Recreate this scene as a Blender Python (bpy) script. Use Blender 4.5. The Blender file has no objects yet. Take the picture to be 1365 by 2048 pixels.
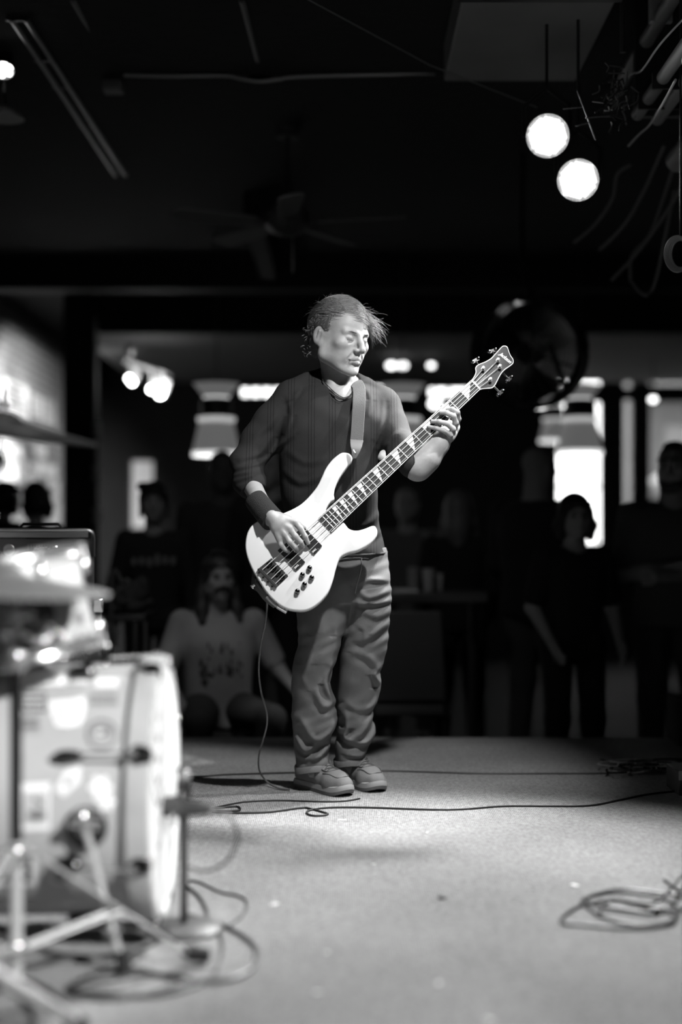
import bpy, bmesh, math, random
import numpy as np
from mathutils import Vector, Matrix
random.seed(7)
rng = np.random.default_rng(7)
SC = bpy.context.scene
COL = SC.collection

# ---------------------------------------------------------------- camera
F = 2048 * 50.0 / 36.0            # focal length in pixels of the 1365x2048 frame
CZ = 0.9                          # camera height above the stage
cam_d = bpy.data.cameras.new('camera')
cam = bpy.data.objects.new('camera', cam_d); COL.objects.link(cam)
cam.location = (0, 0, CZ); cam.rotation_euler = (math.radians(90), 0, 0)
cam_d.sensor_fit = 'VERTICAL'; cam_d.sensor_height = 36.0; cam_d.sensor_width = 24.0
cam_d.lens = 50.0; cam_d.shift_y = 56.0 / 2048.0
cam_d.clip_start = 0.05; cam_d.clip_end = 200
cam_d.dof.use_dof = True; cam_d.dof.focus_distance = 4.88; cam_d.dof.aperture_fstop = 0.8
SC.camera = cam
SC.view_settings.view_transform = 'Standard'; SC.view_settings.look = 'None'
SC.view_settings.gamma = 1.0; SC.view_settings.use_curve_mapping = False
SC.view_settings.exposure = 0.0
SC.cycles.use_denoising = True
SC.cycles.max_bounces = 6
SC.cycles.sample_clamp_indirect = 6.0

# ---------------------------------------------------------------- world: overcast daylight outside the windows
world = bpy.data.worlds.new('sky'); SC.world = world; world.use_nodes = True
bg = world.node_tree.nodes['Background']
bg.inputs[0].default_value = (0.9, 0.9, 0.9, 1); bg.inputs[1].default_value = 5.0

def P(px, py, d):
    return Vector(((px - 682.5) / F * d, d, CZ + (1080.0 - py) / F * d))
def FL(px, py, h=0.0):            # a point of the stage floor
    d = (CZ - h) * F / (py - 1080.0)
    return Vector(((px - 682.5) / F * d, d, h))

def light(kind, name, loc, energy, target=None, size=0.1, spot=45, blend=0.5, sx=None, sy=None, g=1.0):
    L = bpy.data.lights.new(name, kind); o = bpy.data.objects.new(name, L); COL.objects.link(o)
    L.energy = energy; L.color = (g, g, g); o.location = loc
    if kind == 'AREA':
        L.shape = 'RECTANGLE'; L.size = sx or size; L.size_y = sy or size
    else:
        L.shadow_soft_size = size
    if kind == 'SPOT':
        L.spot_size = math.radians(spot); L.spot_blend = blend
    if target is not None:
        o.rotation_euler = (Vector(target) - Vector(loc)).to_track_quat('-Z', 'Y').to_euler()
    return o
# stage lamps: the row just outside the right edge, the front wash above the photographer, lamps of the far room
light('SPOT', 'side_lamp_beam', (1.32, 4.66, 2.72), 620, (-0.05, 4.85, 0.95), .035, 46, .5)
light('SPOT', 'front_wash_player', (0.62, 3.15, 2.95), 400, (-0.02, 4.88, 0.72), .06, 42, .75)
light('SPOT', 'front_wash_drums', (1.3, 0.9, 2.05), 820, (-0.95, 3.15, 0.55), .08, 32, .5)
light('SPOT', 'crowd_spill', (-0.6, 5.6, 2.95), 34, (-0.6, 8.2, 0.4), .2, 75, .9)
light('SPOT', 'poster_wall_lamp', (-1.30, 12.0, 2.30), 1100, (-3.0, 13.3, 1.25), .12, 92, .7)

# ---------------------------------------------------------------- materials (the photograph is black and white)
MATS = {}
def mat(name, v=0.5, rough=0.6, metal=0.0, noise=None, bump=None, emit=None, spec=0.5, coat=0.0, sheen=0.0, alpha=None, trans=0.0):
    """noise=(scale, low value, high value); bump=(scale, strength, distance)"""
    if name in MATS: return MATS[name]
    m = bpy.data.materials.new(name); m.use_nodes = True; nt = m.node_tree; N = nt.nodes
    b = N['Principled BSDF']
    b.inputs['Base Color'].default_value = (v, v, v, 1)
    b.inputs['Roughness'].default_value = rough; b.inputs['Metallic'].default_value = metal
    b.inputs['Specular IOR Level'].default_value = spec; b.inputs['Coat Weight'].default_value = coat
    b.inputs['Sheen Weight'].default_value = sheen
    b.inputs['Transmission Weight'].default_value = trans
    tc = None
    if noise or bump:
        tc = N.new('ShaderNodeTexCoord')
    if noise:
        n = N.new('ShaderNodeTexNoise'); n.inputs['Scale'].default_value = noise[0]; n.inputs['Detail'].default_value = 5
        nt.links.new(tc.outputs['Object'], n.inputs['Vector'])
        r = N.new('ShaderNodeMapRange'); r.inputs['From Min'].default_value = .3; r.inputs['From Max'].default_value = .7
        r.inputs['To Min'].default_value = noise[1]; r.inputs['To Max'].default_value = noise[2]
        nt.links.new(n.outputs['Fac'], r.inputs['Value']); nt.links.new(r.outputs[0], b.inputs['Base Color'])
    if bump:
        n = N.new('ShaderNodeTexNoise'); n.inputs['Scale'].default_value = bump[0]; n.inputs['Detail'].default_value = 3
        nt.links.new(tc.outputs['Object'], n.inputs['Vector'])
        bn = N.new('ShaderNodeBump'); bn.inputs['Strength'].default_value = bump[1]; bn.inputs['Distance'].default_value = bump[2]
        nt.links.new(n.outputs['Fac'], bn.inputs['Height']); nt.links.new(bn.outputs[0], b.inputs['Normal'])
    if emit is not None:
        b.inputs['Emission Color'].default_value = (1, 1, 1, 1); b.inputs['Emission Strength'].default_value = emit
    MATS[name] = m; return m

CHROME = mat('chrome', .8, .2, .88)
STEEL = mat('brushed_steel', .45, .35, .85)
BLACKM = mat('black_metal', .02, .4, .0, spec=.6)
BLACKP = mat('black_plastic', .015, .3, spec=.5)
RUBBER = mat('black_rubber', .012, .75)
CABLE = mat('cable_rubber', .02, .45)
SATIN = mat('satin_chrome', .6, .33, .45)
PAINTB = mat('matt_black_paint', .012, .9, bump=(30, .3, .005))
SKIN = mat('skin', .32, .55, noise=(30, .28, .37), bump=(260, .15, .002))
SKIN_BG = mat('skin_far', .34, .6)

# ---------------------------------------------------------------- object helpers
OFF = {}
def link_obj(name, me, parent=None, m=None, props=None, off=None):
    o = bpy.data.objects.new(name, me); COL.objects.link(o)
    if m is not None and me is not None and hasattr(me, 'materials') and len(me.materials) == 0:
        me.materials.append(m)
    if parent is not None:
        o.parent = parent; OFF[o] = OFF.get(parent, Vector((0, 0, 0)))
    else:
        OFF[o] = off if off is not None else Vector((0, 0, 0))
    if props:
        for k, v in props.items():
            if v is not None: o[k] = v
    return o
def thing(name, label, cat, loc=(0, 0, 0), group=None, rotz=0.0, local=False):
    o = bpy.data.objects.new(name, None); COL.objects.link(o)
    o.location = loc; o.rotation_euler = (0, 0, rotz); o.empty_display_size = .1
    o['label'] = label; o['category'] = cat
    if group: o['group'] = group
    OFF[o] = Vector((0, 0, 0)) if local else Vector(loc)
    return o

def text_obj(name, body, size, m, parent, org, lx, ly, lz, shear=0, ext=.0003, off=.0002, sp=1.0):
    fc = bpy.data.curves.new(name, 'FONT'); fc.body = body; fc.size = size; fc.shear = shear; fc.extrude = ext; fc.offset = off; fc.align_x = 'CENTER'; fc.align_y = 'CENTER'; fc.space_character = sp; fc.resolution_u = 4
    tmp = bpy.data.objects.new('tmp', fc); COL.objects.link(tmp); bpy.context.view_layer.update()
    me = bpy.data.meshes.new_from_object(tmp.evaluated_get(bpy.context.evaluated_depsgraph_get())); me.name = name
    bpy.data.objects.remove(tmp); bpy.data.curves.remove(fc)
    me.transform(Matrix.Translation(org - OFF[parent]) @ Matrix((lx, ly, lz)).transposed().to_4x4()); me.materials.clear()
    return link_obj(name, me, parent, m)

class MB:
    def __init__(s): s.v = []; s.f = []
    def add(s, vs, fs):
        b = len(s.v); s.v += [tuple(v) for v in vs]; s.f += [tuple(i + b for i in f) for f in fs]; return s
    def box(s, c, size, R=None):
        c = Vector(c); hx, hy, hz = [q / 2 for q in size]
        vs = [Vector((x, y, z)) for x in (-hx, hx) for y in (-hy, hy) for z in (-hz, hz)]
        if R is not None: vs = [R @ v for v in vs]
        return s.add([c + v for v in vs], [(0, 1, 3, 2), (4, 6, 7, 5), (0, 4, 5, 1), (2, 3, 7, 6), (0, 2, 6, 4), (1, 5, 7, 3)])
    def bb(s, lo, hi):
        lo = Vector(lo); hi = Vector(hi); return s.box((lo + hi) / 2, hi - lo)
    def tube(s, pts, r, n=8, closed=False, flat=1.0, up=None, caps=True):
        """a tube along pts; r is a number or a list; flat squeezes it along the second axis"""
        pts = [Vector(p) for p in pts]; m = len(pts)
        rr = r if isinstance(r, (list, tuple)) else [r] * m
        u = None; vs = []
        for i, p in enumerate(pts):
            a = pts[(i - 1) % m] if (closed or i > 0) else p
            b = pts[(i + 1) % m] if (closed or i < m - 1) else p
            t = (b - a)
            if t.length < 1e-9: t = Vector((0, 0, 1))
            t.normalize()
            if u is None:
                u = Vector(up) if up is not None else (Vector((0, 0, 1)) if abs(t.z) < .9 else Vector((1, 0, 0)))
            u = (u - t * u.dot(t))
            if u.length < 1e-6: u = t.orthogonal()
            u.normalize(); w = t.cross(u)
            for k in range(n):
                q = 2 * math.pi * k / n
                vs.append(p + u * (math.cos(q) * rr[i] * flat) + w * (math.sin(q) * rr[i]))
        fs = []
        for i in range(m if closed else m - 1):
            j = (i + 1) % m
            for k in range(n):
                l = (k + 1) % n
                fs.append((i * n + k, i * n + l, j * n + l, j * n + k))
        if not closed and caps:
            fs.append(tuple(range(n))[::-1]); fs.append(tuple((m - 1) * n + k for k in range(n)))
        return s.add(vs, fs)
    def lathe(s, prof, c=(0, 0, 0), axis=(0, 0, 1), n=32, a0=0, a1=2 * math.pi, closed=False):
        """prof: list of (radius, height along axis)"""
        c = Vector(c); ax = Vector(axis).normalized(); u = ax.orthogonal().normalized(); w = ax.cross(u)
        full = abs(a1 - a0 - 2 * math.pi) < 1e-6; k = n if full else n + 1
        vs = []
        for r, h in prof:
            for i in range(k):
                q = a0 + (a1 - a0) * i / n
                vs.append(c + ax * h + (u * math.cos(q) + w * math.sin(q)) * r)
        fs = []; m = len(prof)
        for j in range(m if closed else m - 1):
            j2 = (j + 1) % m
            for i in range(n):
                i2 = (i + 1) % k
                fs.append((j * k + i, j * k + i2, j2 * k + i2, j2 * k + i))
        if not closed and full:
            if prof[0][0] > 1e-6: fs.append(tuple(range(k))[::-1])
            if prof[-1][0] > 1e-6: fs.append(tuple((m - 1) * k + i for i in range(k)))
        return s.add(vs, fs)
    def cyl(s, a, b, r, n=16, r2=None):
        a = Vector(a); b = Vector(b); return s.lathe([(r, 0), (r2 if r2 is not None else r, (b - a).length)], a, b - a, n)
    def ball(s, c, r, n=12, sc=(1, 1, 1), R=None):
        c = Vector(c); vs = []; fs = []; m = n // 2
        for j in range(m + 1):
            th = math.pi * j / m
            for i in range(n):
                q = 2 * math.pi * i / n
                v = Vector((math.sin(th) * math.cos(q) * sc[0], math.sin(th) * math.sin(q) * sc[1], math.cos(th) * sc[2])) * r
                if R is not None: v = R @ v
                vs.append(c + v)
        for j in range(m):
            for i in range(n):
                fs.append((j * n + i, (j + 1) * n + i, (j + 1) * n + (i + 1) % n, j * n + (i + 1) % n))
        return s.add(vs, fs)
    def prism(s, front, back):
        n = len(front); s.add(list(front) + list(back), [tuple(range(n)), tuple(range(2 * n - 1, n - 1, -1))] +
                              [(i, i + n, (i + 1) % n + n, (i + 1) % n) for i in range(n)]); return s
    def build(s, name, m, parent=None, bevel=0.0, seg=2, smooth=True, angle=38, origin=None, **props):
        me = bpy.data.meshes.new(name)
        off = OFF.get(parent, Vector((0, 0, 0))) if parent is not None else None
        if parent is None:
            if origin is None:
                a = np.array([tuple(v) for v in s.v]); lo = a.min(0); hi = a.max(0)
                origin = Vector(((lo[0] + hi[0]) / 2, (lo[1] + hi[1]) / 2, lo[2]))
            off = Vector(origin)
        me.from_pydata([tuple(Vector(v) - off) for v in s.v], [], s.f); 
        bm = bmesh.new(); bm.from_mesh(me); bmesh.ops.remove_doubles(bm, verts=bm.verts, dist=1e-6)
        bmesh.ops.recalc_face_normals(bm, faces=bm.faces); bm.to_mesh(me); bm.free()
        if smooth:
            me.shade_smooth(); me.set_sharp_from_angle(angle=math.radians(angle))
        o = link_obj(name, me, parent, m, props, off)
        if parent is None: o.location = off
        if bevel > 0:
            b = o.modifiers.new('bevel', 'BEVEL'); b.width = bevel; b.segments = seg; b.limit_method = 'ANGLE'; b.angle_limit = math.radians(40)
        return o

def crom(pts, k=6, closed=False):
    """Catmull-Rom through points"""
    pts = [Vector(p) for p in pts]; n = len(pts); out = []
    for i in range(n if closed else n - 1):
        g = (lambda j: pts[j % n]) if closed else (lambda j: pts[min(max(j, 0), n - 1)])
        a, b, c, d = g(i - 1), g(i), g(i + 1), g(i + 2)
        for q in range(k):
            t = q / k
            out.append(.5 * ((2 * b) + (c - a) * t + (2 * a - 5 * b + 4 * c - d) * t * t + (-a + 3 * b - 3 * c + d) * t ** 3))
    if not closed: out.append(pts[-1])
    return out
def rotz(a): return Matrix.Rotation(a, 3, 'Z')

# ---------------------------------------------------------------- implicit surfaces for bodies and cloth
class Field:
    BIG = .03
    def __init__(s, lo, hi, h):
        s.lo = np.array(lo, float); s.h = h
        n = np.ceil((np.array(hi, float) - s.lo) / h).astype(int) + 1
        s.g = np.full(tuple(n), s.BIG, np.float32)
    def _sub(s, lo, hi, pad):
        a = np.floor((np.array(lo) - pad - s.lo) / s.h).astype(int); b = np.ceil((np.array(hi) + pad - s.lo) / s.h).astype(int) + 1
        a = np.clip(a, 0, s.g.shape); b = np.clip(b, 0, s.g.shape)
        if np.any(b <= a): return None, None
        ax = [(s.lo[i] + s.h * np.arange(a[i], b[i])).astype(np.float32) for i in range(3)]
        return (slice(a[0], b[0]), slice(a[1], b[1]), slice(a[2], b[2])), np.meshgrid(*ax, indexing='ij', sparse=True)
    def _put(s, sl, d, k, mode):
        g = s.g[sl]; k = max(k, 1e-4)
        if mode == 'sub':
            d = -d; h = np.clip(.5 + .5 * (d - g) / k, 0, 1); s.g[sl] = g * (1 - h) + d * h + k * h * (1 - h)
        else:
            h = np.clip(.5 + .5 * (g - d) / k, 0, 1); s.g[sl] = g * (1 - h) + d * h - k * h * (1 - h)
    def cone(s, a, b, ra, rb, k=.015, mode='add'):
        a = np.array(a, float); b = np.array(b, float); R = max(ra, rb)
        sl, X = s._sub(np.minimum(a, b) - R, np.maximum(a, b) + R, s.BIG + k)
        if sl is None: return
        ab = b - a; L = float(ab @ ab) + 1e-12
        px, py, pz = X[0] - a[0], X[1] - a[1], X[2] - a[2]
        t = np.clip((px * ab[0] + py * ab[1] + pz * ab[2]) / L, 0, 1)
        d = np.sqrt((px - ab[0] * t) ** 2 + (py - ab[1] * t) ** 2 + (pz - ab[2] * t) ** 2) - (ra + (rb - ra) * t)
        s._put(sl, d.astype(np.float32), k, mode)
    def chain(s, pts, rs, k=.012, mode='add'):
        for i in range(len(pts) - 1): s.cone(pts[i], pts[i + 1], rs[i], rs[i + 1], k, mode)
    def ell(s, c, r, R=None, k=.015, mode='add'):
        c = np.array(c, float); r = np.array(r, float); m = r.max()
        sl, X = s._sub(c - m, c + m, s.BIG + k)
        if sl is None: return
        p = [X[i] - c[i] for i in range(3)]
        if R is not None:
            M = np.array(R)  # columns: local axes
            p = [p[0] * M[0][i] + p[1] * M[1][i] + p[2] * M[2][i] for i in range(3)]
        k0 = np.sqrt((p[0] / r[0]) ** 2 + (p[1] / r[1]) ** 2 + (p[2] / r[2]) ** 2)
        k1 = np.sqrt((p[0] / r[0] ** 2) ** 2 + (p[1] / r[1] ** 2) ** 2 + (p[2] / r[2] ** 2) ** 2) + 1e-9
        s._put(sl, (k0 * (k0 - 1) / k1).astype(np.float32), k, mode)
    def loft(s, rows, k=.015, mode='add', p=2.0, capk=0.0):
        """rows: (z, cx, cy, rx, ry), any order"""
        rows = sorted(rows); A = np.array(rows, float); z = A[:, 0]
        zz = np.linspace(z[0], z[-1], 400)
        cols = []
        for j in range(1, 5):
            y = A[:, j]; m = np.gradient(y, z) if len(z) > 2 else np.full(len(z), (y[-1] - y[0]) / (z[-1] - z[0]))
            i = np.clip(np.searchsorted(z, zz) - 1, 0, len(z) - 2); hh = z[i + 1] - z[i]; t = (zz - z[i]) / hh
            cols.append((2 * t ** 3 - 3 * t ** 2 + 1) * y[i] + (t ** 3 - 2 * t ** 2 + t) * hh * m[i] + (-2 * t ** 3 + 3 * t ** 2) * y[i + 1] + (t ** 3 - t ** 2) * hh * m[i + 1])
        lo = [(A[:, 1] - A[:, 3]).min(), (A[:, 2] - A[:, 4]).min(), z[0]]; hi = [(A[:, 1] + A[:, 3]).max(), (A[:, 2] + A[:, 4]).max(), z[-1]]
        sl, X = s._sub(np.array(lo) - .01, np.array(hi) + .01, s.BIG + k)
        if sl is None: return
        Z = X[2]; cx, cy, rx, ry = [np.interp(Z, zz, c) for c in cols]
        u = (X[0] - cx) / rx; v = (X[1] - cy) / ry
        q = (np.abs(u) ** p + np.abs(v) ** p) ** (1 / p)
        gx = np.sqrt((u / rx) ** 2 + (v / ry) ** 2) / (np.sqrt(u * u + v * v) + 1e-6)
        d = (q - 1) / (gx + 1e-6)
        dz = np.maximum(Z - z[-1], z[0] - Z)
        s._put(sl, np.maximum(d, dz).astype(np.float32), k, mode)
    def fn(s, f, lo, hi):
        sl, X = s._sub(lo, hi, 0)
        if sl is not None: s.g[sl] = f(s.g[sl], *X)
    def fold(s, pts, amp, w, ymax=1e9, groove=.6):
        """a cloth fold: raises the surface along a line given in the x-z plane, with a dip below it"""
        A = np.array([(p[0], p[2]) for p in pts]); lo = (A[:, 0].min(), s.lo[1], A[:, 1].min()); hi = (A[:, 0].max(), min(ymax, s.lo[1] + s.h * s.g.shape[1]), A[:, 1].max())
        sl, X = s._sub(lo, hi, 3.2 * w)
        if sl is None: return
        x, z = X[0][:, :, :], X[2][:, :, :]
        best = np.full(np.broadcast(x, z).shape, 9.0); par = np.zeros_like(best)
        L = np.concatenate([[0], np.cumsum(np.hypot(*(A[1:] - A[:-1]).T))]); T = L[-1]
        for i in range(len(A) - 1):
            d = A[i + 1] - A[i]; q = float(d @ d) + 1e-12; t = np.clip(((x - A[i][0]) * d[0] + (z - A[i][1]) * d[1]) / q, 0, 1)
            e = np.hypot(x - A[i][0] - d[0] * t, z - A[i][1] - d[1] * t); m = e < best
            best = np.where(m, e, best); par = np.where(m, (L[i] + (L[i + 1] - L[i]) * t) / T, par)
            if i == 0: sgn = np.zeros_like(best)
            sgn = np.where(m, z - (A[i][1] + d[1] * t), sgn)
        env = np.sin(np.pi * np.clip(par * .86 + .07, 0, 1)) ** .7
        f = np.exp(-(best / w) ** 2) - groove * np.exp(-((best - 1.7 * w) / w) ** 2) * (sgn < 0)
        fy = np.clip((ymax - X[1]) / .03, 0, 1) if ymax < 1e8 else 1.0
        s.g[sl] = s.g[sl] - (amp * env * f * fy).astype(np.float32)
    def top(s, x, y):
        i = int(round((x - s.lo[0]) / s.h)); j = int(round((y - s.lo[1]) / s.h)); i = min(max(i, 0), s.g.shape[0] - 1); j = min(max(j, 0), s.g.shape[1] - 1)
        c = s.g[i, j]; k = np.nonzero(c < 0)[0]
        if len(k) == 0: return .03
        k = k[-1]; 
        if k + 1 >= len(c): return s.lo[2] + k * s.h
        return s.lo[2] + s.h * (k + c[k] / (c[k] - c[k + 1]))
    def mesh(s):
        g = s.g; sg = g < 0
        c = sg[:-1, :-1, :-1]; al = c.copy(); an = c.copy()
        for dx in (0, 1):
            for dy in (0, 1):
                for dz in (0, 1):
                    q = sg[dx:sg.shape[0] - 1 + dx, dy:sg.shape[1] - 1 + dy, dz:sg.shape[2] - 1 + dz]
                    al &= q; an |= q
        idx = np.argwhere(an & ~al); n = len(idx)
        ids = np.full(c.shape, -1, np.int32); ids[idx[:, 0], idx[:, 1], idx[:, 2]] = np.arange(n)
        acc = np.zeros((n, 3)); cnt = np.zeros(n)
        cor = [(x, y, z) for x in (0, 1) for y in (0, 1) for z in (0, 1)]
        val = {q: g[idx[:, 0] + q[0], idx[:, 1] + q[1], idx[:, 2] + q[2]] for q in cor}
        for a in cor:
            for ax in range(3):
                if a[ax] == 0:
                    b = list(a); b[ax] = 1; b = tuple(b)
                    va, vb = val[a], val[b]; m = (va < 0) != (vb < 0)
                    t = np.where(m, va / np.where(m, va - vb, 1), 0)
                    pt = np.tile(np.array(a, float), (n, 1)); pt[:, ax] += t
                    acc[m] += pt[m]; cnt += m
        v = (idx + acc / cnt[:, None]) * s.h + s.lo
        quads = []
        for ax in range(3):
            o1, o2 = (ax + 1) % 3, (ax + 2) % 3
            A = [slice(None)] * 3; B = [slice(None)] * 3; A[ax] = slice(0, -1); B[ax] = slice(1, None)
            for o in (o1, o2):
                A[o] = slice(1, -1); B[o] = slice(1, -1)
            sa, sb = sg[tuple(A)], sg[tuple(B)]
            e = np.argwhere(sa != sb); flip = sb[e[:, 0], e[:, 1], e[:, 2]]
            e[:, o1] += 1; e[:, o2] += 1
            def cell(d1, d2):
                q = e.copy(); q[:, o1] -= d1; q[:, o2] -= d2
                return ids[q[:, 0], q[:, 1], q[:, 2]]
            qd = np.stack([cell(1, 1), cell(0, 1), cell(0, 0), cell(1, 0)], 1)
            qd[flip] = qd[flip][:, ::-1]
            quads.append(qd)
        qd = np.concatenate(quads); qd = qd[(qd >= 0).all(1)]
        return v, qd
    def build(s, name, m, parent=None, keep=None, **props):
        v, q = s.mesh()
        off = OFF.get(parent, Vector((0, 0, 0))) if parent is not None else Vector((0, 0, 0))
        v = v - np.array(off)
        me = bpy.data.meshes.new(name); me.vertices.add(len(v)); me.vertices.foreach_set('co', v.astype(np.float32).ravel())
        me.loops.add(len(q) * 4); me.loops.foreach_set('vertex_index', q.astype(np.int32).ravel())
        me.polygons.add(len(q)); me.polygons.foreach_set('loop_start', (np.arange(len(q)) * 4).astype(np.int32))
        me.polygons.foreach_set('loop_total', np.full(len(q), 4, np.int32))
        me.update(calc_edges=True); me.validate(); me.shade_smooth()
        return link_obj(name, me, parent, m, props)
# ================================================================ SETTING
XL, XR, YB, ZC = -3.03, 4.3, 16.4, 3.1
AF = -.45                         # audience floor
def carpet_mat():
    m = mat('stage_carpet', .2, .95, spec=.2, sheen=.15); nt = m.node_tree; N = nt.nodes; L = nt.links; b = N['Principled BSDF']
    tc = N.new('ShaderNodeTexCoord')
    n1 = N.new('ShaderNodeTexNoise'); n1.inputs['Scale'].default_value = 95; n1.inputs['Detail'].default_value = 4
    mp = N.new('ShaderNodeMapping'); mp.inputs['Scale'].default_value = (1.0, .55, 1)
    L.new(tc.outputs['Object'], mp.inputs[0]); L.new(mp.outputs[0], n1.inputs['Vector'])
    w = N.new('ShaderNodeTexWave'); w.wave_type = 'BANDS'; w.bands_direction = 'X'; w.inputs['Scale'].default_value = 52; w.inputs['Distortion'].default_value = 3.0; w.inputs['Detail'].default_value = 2
    L.new(tc.outputs['Object'], w.inputs['Vector'])
    n2 = N.new('ShaderNodeTexNoise'); n2.inputs['Scale'].default_value = 2.2; n2.inputs['Detail'].default_value = 6
    L.new(tc.outputs['Object'], n2.inputs['Vector'])
    ad = N.new('ShaderNodeMath'); ad.operation = 'MULTIPLY_ADD'; ad.inputs[1].default_value = .35; L.new(w.outputs['Fac'], ad.inputs[0]); L.new(n1.outputs['Fac'], ad.inputs[2])
    mr = N.new('ShaderNodeMapRange'); mr.inputs['From Min'].default_value = .3; mr.inputs['From Max'].default_value = 1.0; mr.inputs['To Min'].default_value = .10; mr.inputs['To Max'].default_value = .34
    L.new(ad.outputs[0], mr.inputs['Value'])
    m2 = N.new('ShaderNodeMapRange'); m2.inputs['From Min'].default_value = .35; m2.inputs['From Max'].default_value = .65; m2.inputs['To Min'].default_value = .85; m2.inputs['To Max'].default_value = 1.12
    L.new(n2.outputs['Fac'], m2.inputs['Value'])
    mu = N.new('ShaderNodeMath'); mu.operation = 'MULTIPLY'; L.new(mr.outputs[0], mu.inputs[0]); L.new(m2.outputs[0], mu.inputs[1]); L.new(mu.outputs[0], b.inputs['Base Color'])
    bp = N.new('ShaderNodeBump'); bp.inputs['Strength'].default_value = .8; bp.inputs['Distance'].default_value = .006
    L.new(ad.outputs[0], bp.inputs['Height']); L.new(bp.outputs[0], b.inputs['Normal'])
    return m
CARPET = carpet_mat()
DARKFL = mat('dark_floor', .012, .8, noise=(3, .008, .016), spec=.2)
YS = 0.9 * F / (1475 - 1080)      # stage edge
MB().bb((XL + .02, -2.6, -.06), (1.48, YS, 0)).build('floor', CARPET, kind='structure')
MB().bb((XL + .03, -2.6, AF), (1.44, YS - .03, -.062)).build('trim_1', PAINTB, kind='structure')
MB().bb((XL - .2, -2.7, AF - .1), (XR + .2, YB + .2, AF)).build('floor', DARKFL, kind='structure')
MB().bb((XL - .2, -2.7, ZC), (XR + .2, YB + .2, ZC + .1)).build('ceiling', mat('ceiling_black', .008, .9, bump=(14, .5, .01)), kind='structure')
MB().bb((XR, -2.7, AF), (XR + .15, YB + .2, ZC)).build('wall_right', PAINTB, kind='structure')
MB().bb((XL - .2, -2.8, AF), (XR + .2, -2.7, ZC)).build('wall_front', PAINTB, kind='structure')

# left wall: painted brick with each brick laid
BRICK = mat('painted_brick', .25, .75, noise=(9, .18, .3), bump=(60, .4, .004))
MORTAR = mat('mortar', .1, .9, bump=(80, .4, .004))
wl = MB().bb((XL - .16, -2.7, AF), (XL - .012, YB + .2, ZC)).build('wall_left', MORTAR, kind='structure')
bl, bh, bj = .215, .065, .012
bme = bpy.data.meshes.new('brick'); _b = bmesh.new(); bmesh.ops.create_cube(_b, size=1)
for v in _b.verts: v.co = Vector((v.co.x * .03, v.co.y * bl, v.co.z * bh))
bmesh.ops.bevel(_b, geom=[e for e in _b.edges if all(v.co.x > 0 for v in e.verts)], offset=.006, segments=1, affect='EDGES')
_b.to_mesh(bme); _b.free(); bme.materials.append(BRICK)
cand = []
for r in range(int((ZC - .6) / (bh + bj))):
    z = .62 + r * (bh + bj)
    y = 11.6 + (bl + bj) / 2 * (r % 2)
    while y < 16.3:
        cand.append((y, z)); y += bl + bj
rest = MB(); n_b = 0
cand.sort(key=lambda q: (0 if 1.62 < q[1] < 2.95 else 1, q[0]))
for y, z in cand:
    x = XL - .015 + random.uniform(-.003, .004)
    if n_b < 300:
        o = link_obj('brick', bme, wl); o.location = Vector((x, y, z)) - OFF[wl]; n_b += 1
    else:
        rest.box((x, y, z), (.03, bl, bh))
rest.build('brick_field', BRICK, wl, kind='stuff', smooth=False)

# back wall with window openings
def q16(px): return (px - 682.5) / F * YB
def z16(py): return CZ + (1080 - py) / F * YB
WALLB = mat('dark_wall', .014, .8, noise=(2, .01, .02))
wins = [(1112, 1209, 672, 776), (1112, 1209, 798, 1092), (1249, 1266, 672, 776), (1249, 1266, 798, 1035), (1297, 1420, 672, 776), (1297, 1420, 798, 1002),
        (478, 566, 770, 797), (855, 942, 770, 797), (735, 792, 771, 778), (256, 312, 915, 1062)]
xs = sorted({XL - .2, XR + .2} | {q16(a) for w in wins for a in w[:2]}); zs = sorted({AF, ZC} | {z16(a) for w in wins for a in w[2:]})
wb = MB()
for i in range(len(xs) - 1):
    for j in range(len(zs) - 1):
        cx, cz = (xs[i] + xs[i + 1]) / 2, (zs[j] + zs[j + 1]) / 2
        if not any(q16(w[0]) < cx < q16(w[1]) and z16(w[3]) < cz < z16(w[2]) for w in wins):
            wb.bb((xs[i], YB, zs[j]), (xs[i + 1], YB + .16, zs[j + 1]))
wb.build('wall_back', WALLB, smooth=False, kind='structure')
GLASS = mat('window_glass', .95, .02, trans=1.0, spec=.5)
_nt = GLASS.node_tree; _b = _nt.nodes['Principled BSDF']; _b.inputs['IOR'].default_value = 1.02
FRAME = mat('dark_window_frame', .02, .5)
FROST = mat('frosted_glass', .8, .9, trans=.35)
for i, w in enumerate(wins):
    a, b, t, c = q16(w[0]), q16(w[1]), z16(w[2]), z16(w[3])
    fr = MB(); e = .035
    if i in (2, 3, 8): e = .008
    for lo, hi in (((a, c), (a + e, t)), ((b - e, c), (b, t)), ((a + e, c), (b - e, c + e)), ((a + e, t - e), (b - e, t))):
        fr.bb((lo[0], YB + .04, lo[1]), (hi[0], YB + .1, hi[1]))
    wo = fr.build('window_%d' % (i + 1), FRAME, bevel=.003, kind='structure')
    MB().bb((a + e, YB + .065, c + e), (b - e, YB + .072, t - e)).build('pane', FROST if i == 9 else GLASS, wo)
    if i in (1,):
        mu = MB(); mu.bb((q16(1195), YB + .045, c + e), (q16(1197), YB + .09, t - e)); mu.bb((a + e, YB + .046, z16(975)), (b - e, YB + .088, z16(971)))
        mu.build('mullion', FRAME, wo)
    if i in (6, 7):
        mu = MB()
        for q in range(1, 4 if i == 6 else 2):
            x = a + (b - a) * q / (4 if i == 6 else 2); mu.bb((x - .02, YB + .045, c + e), (x + .02, YB + .09, t - e))
        mu.build('mullion', FRAME, wo)
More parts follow.
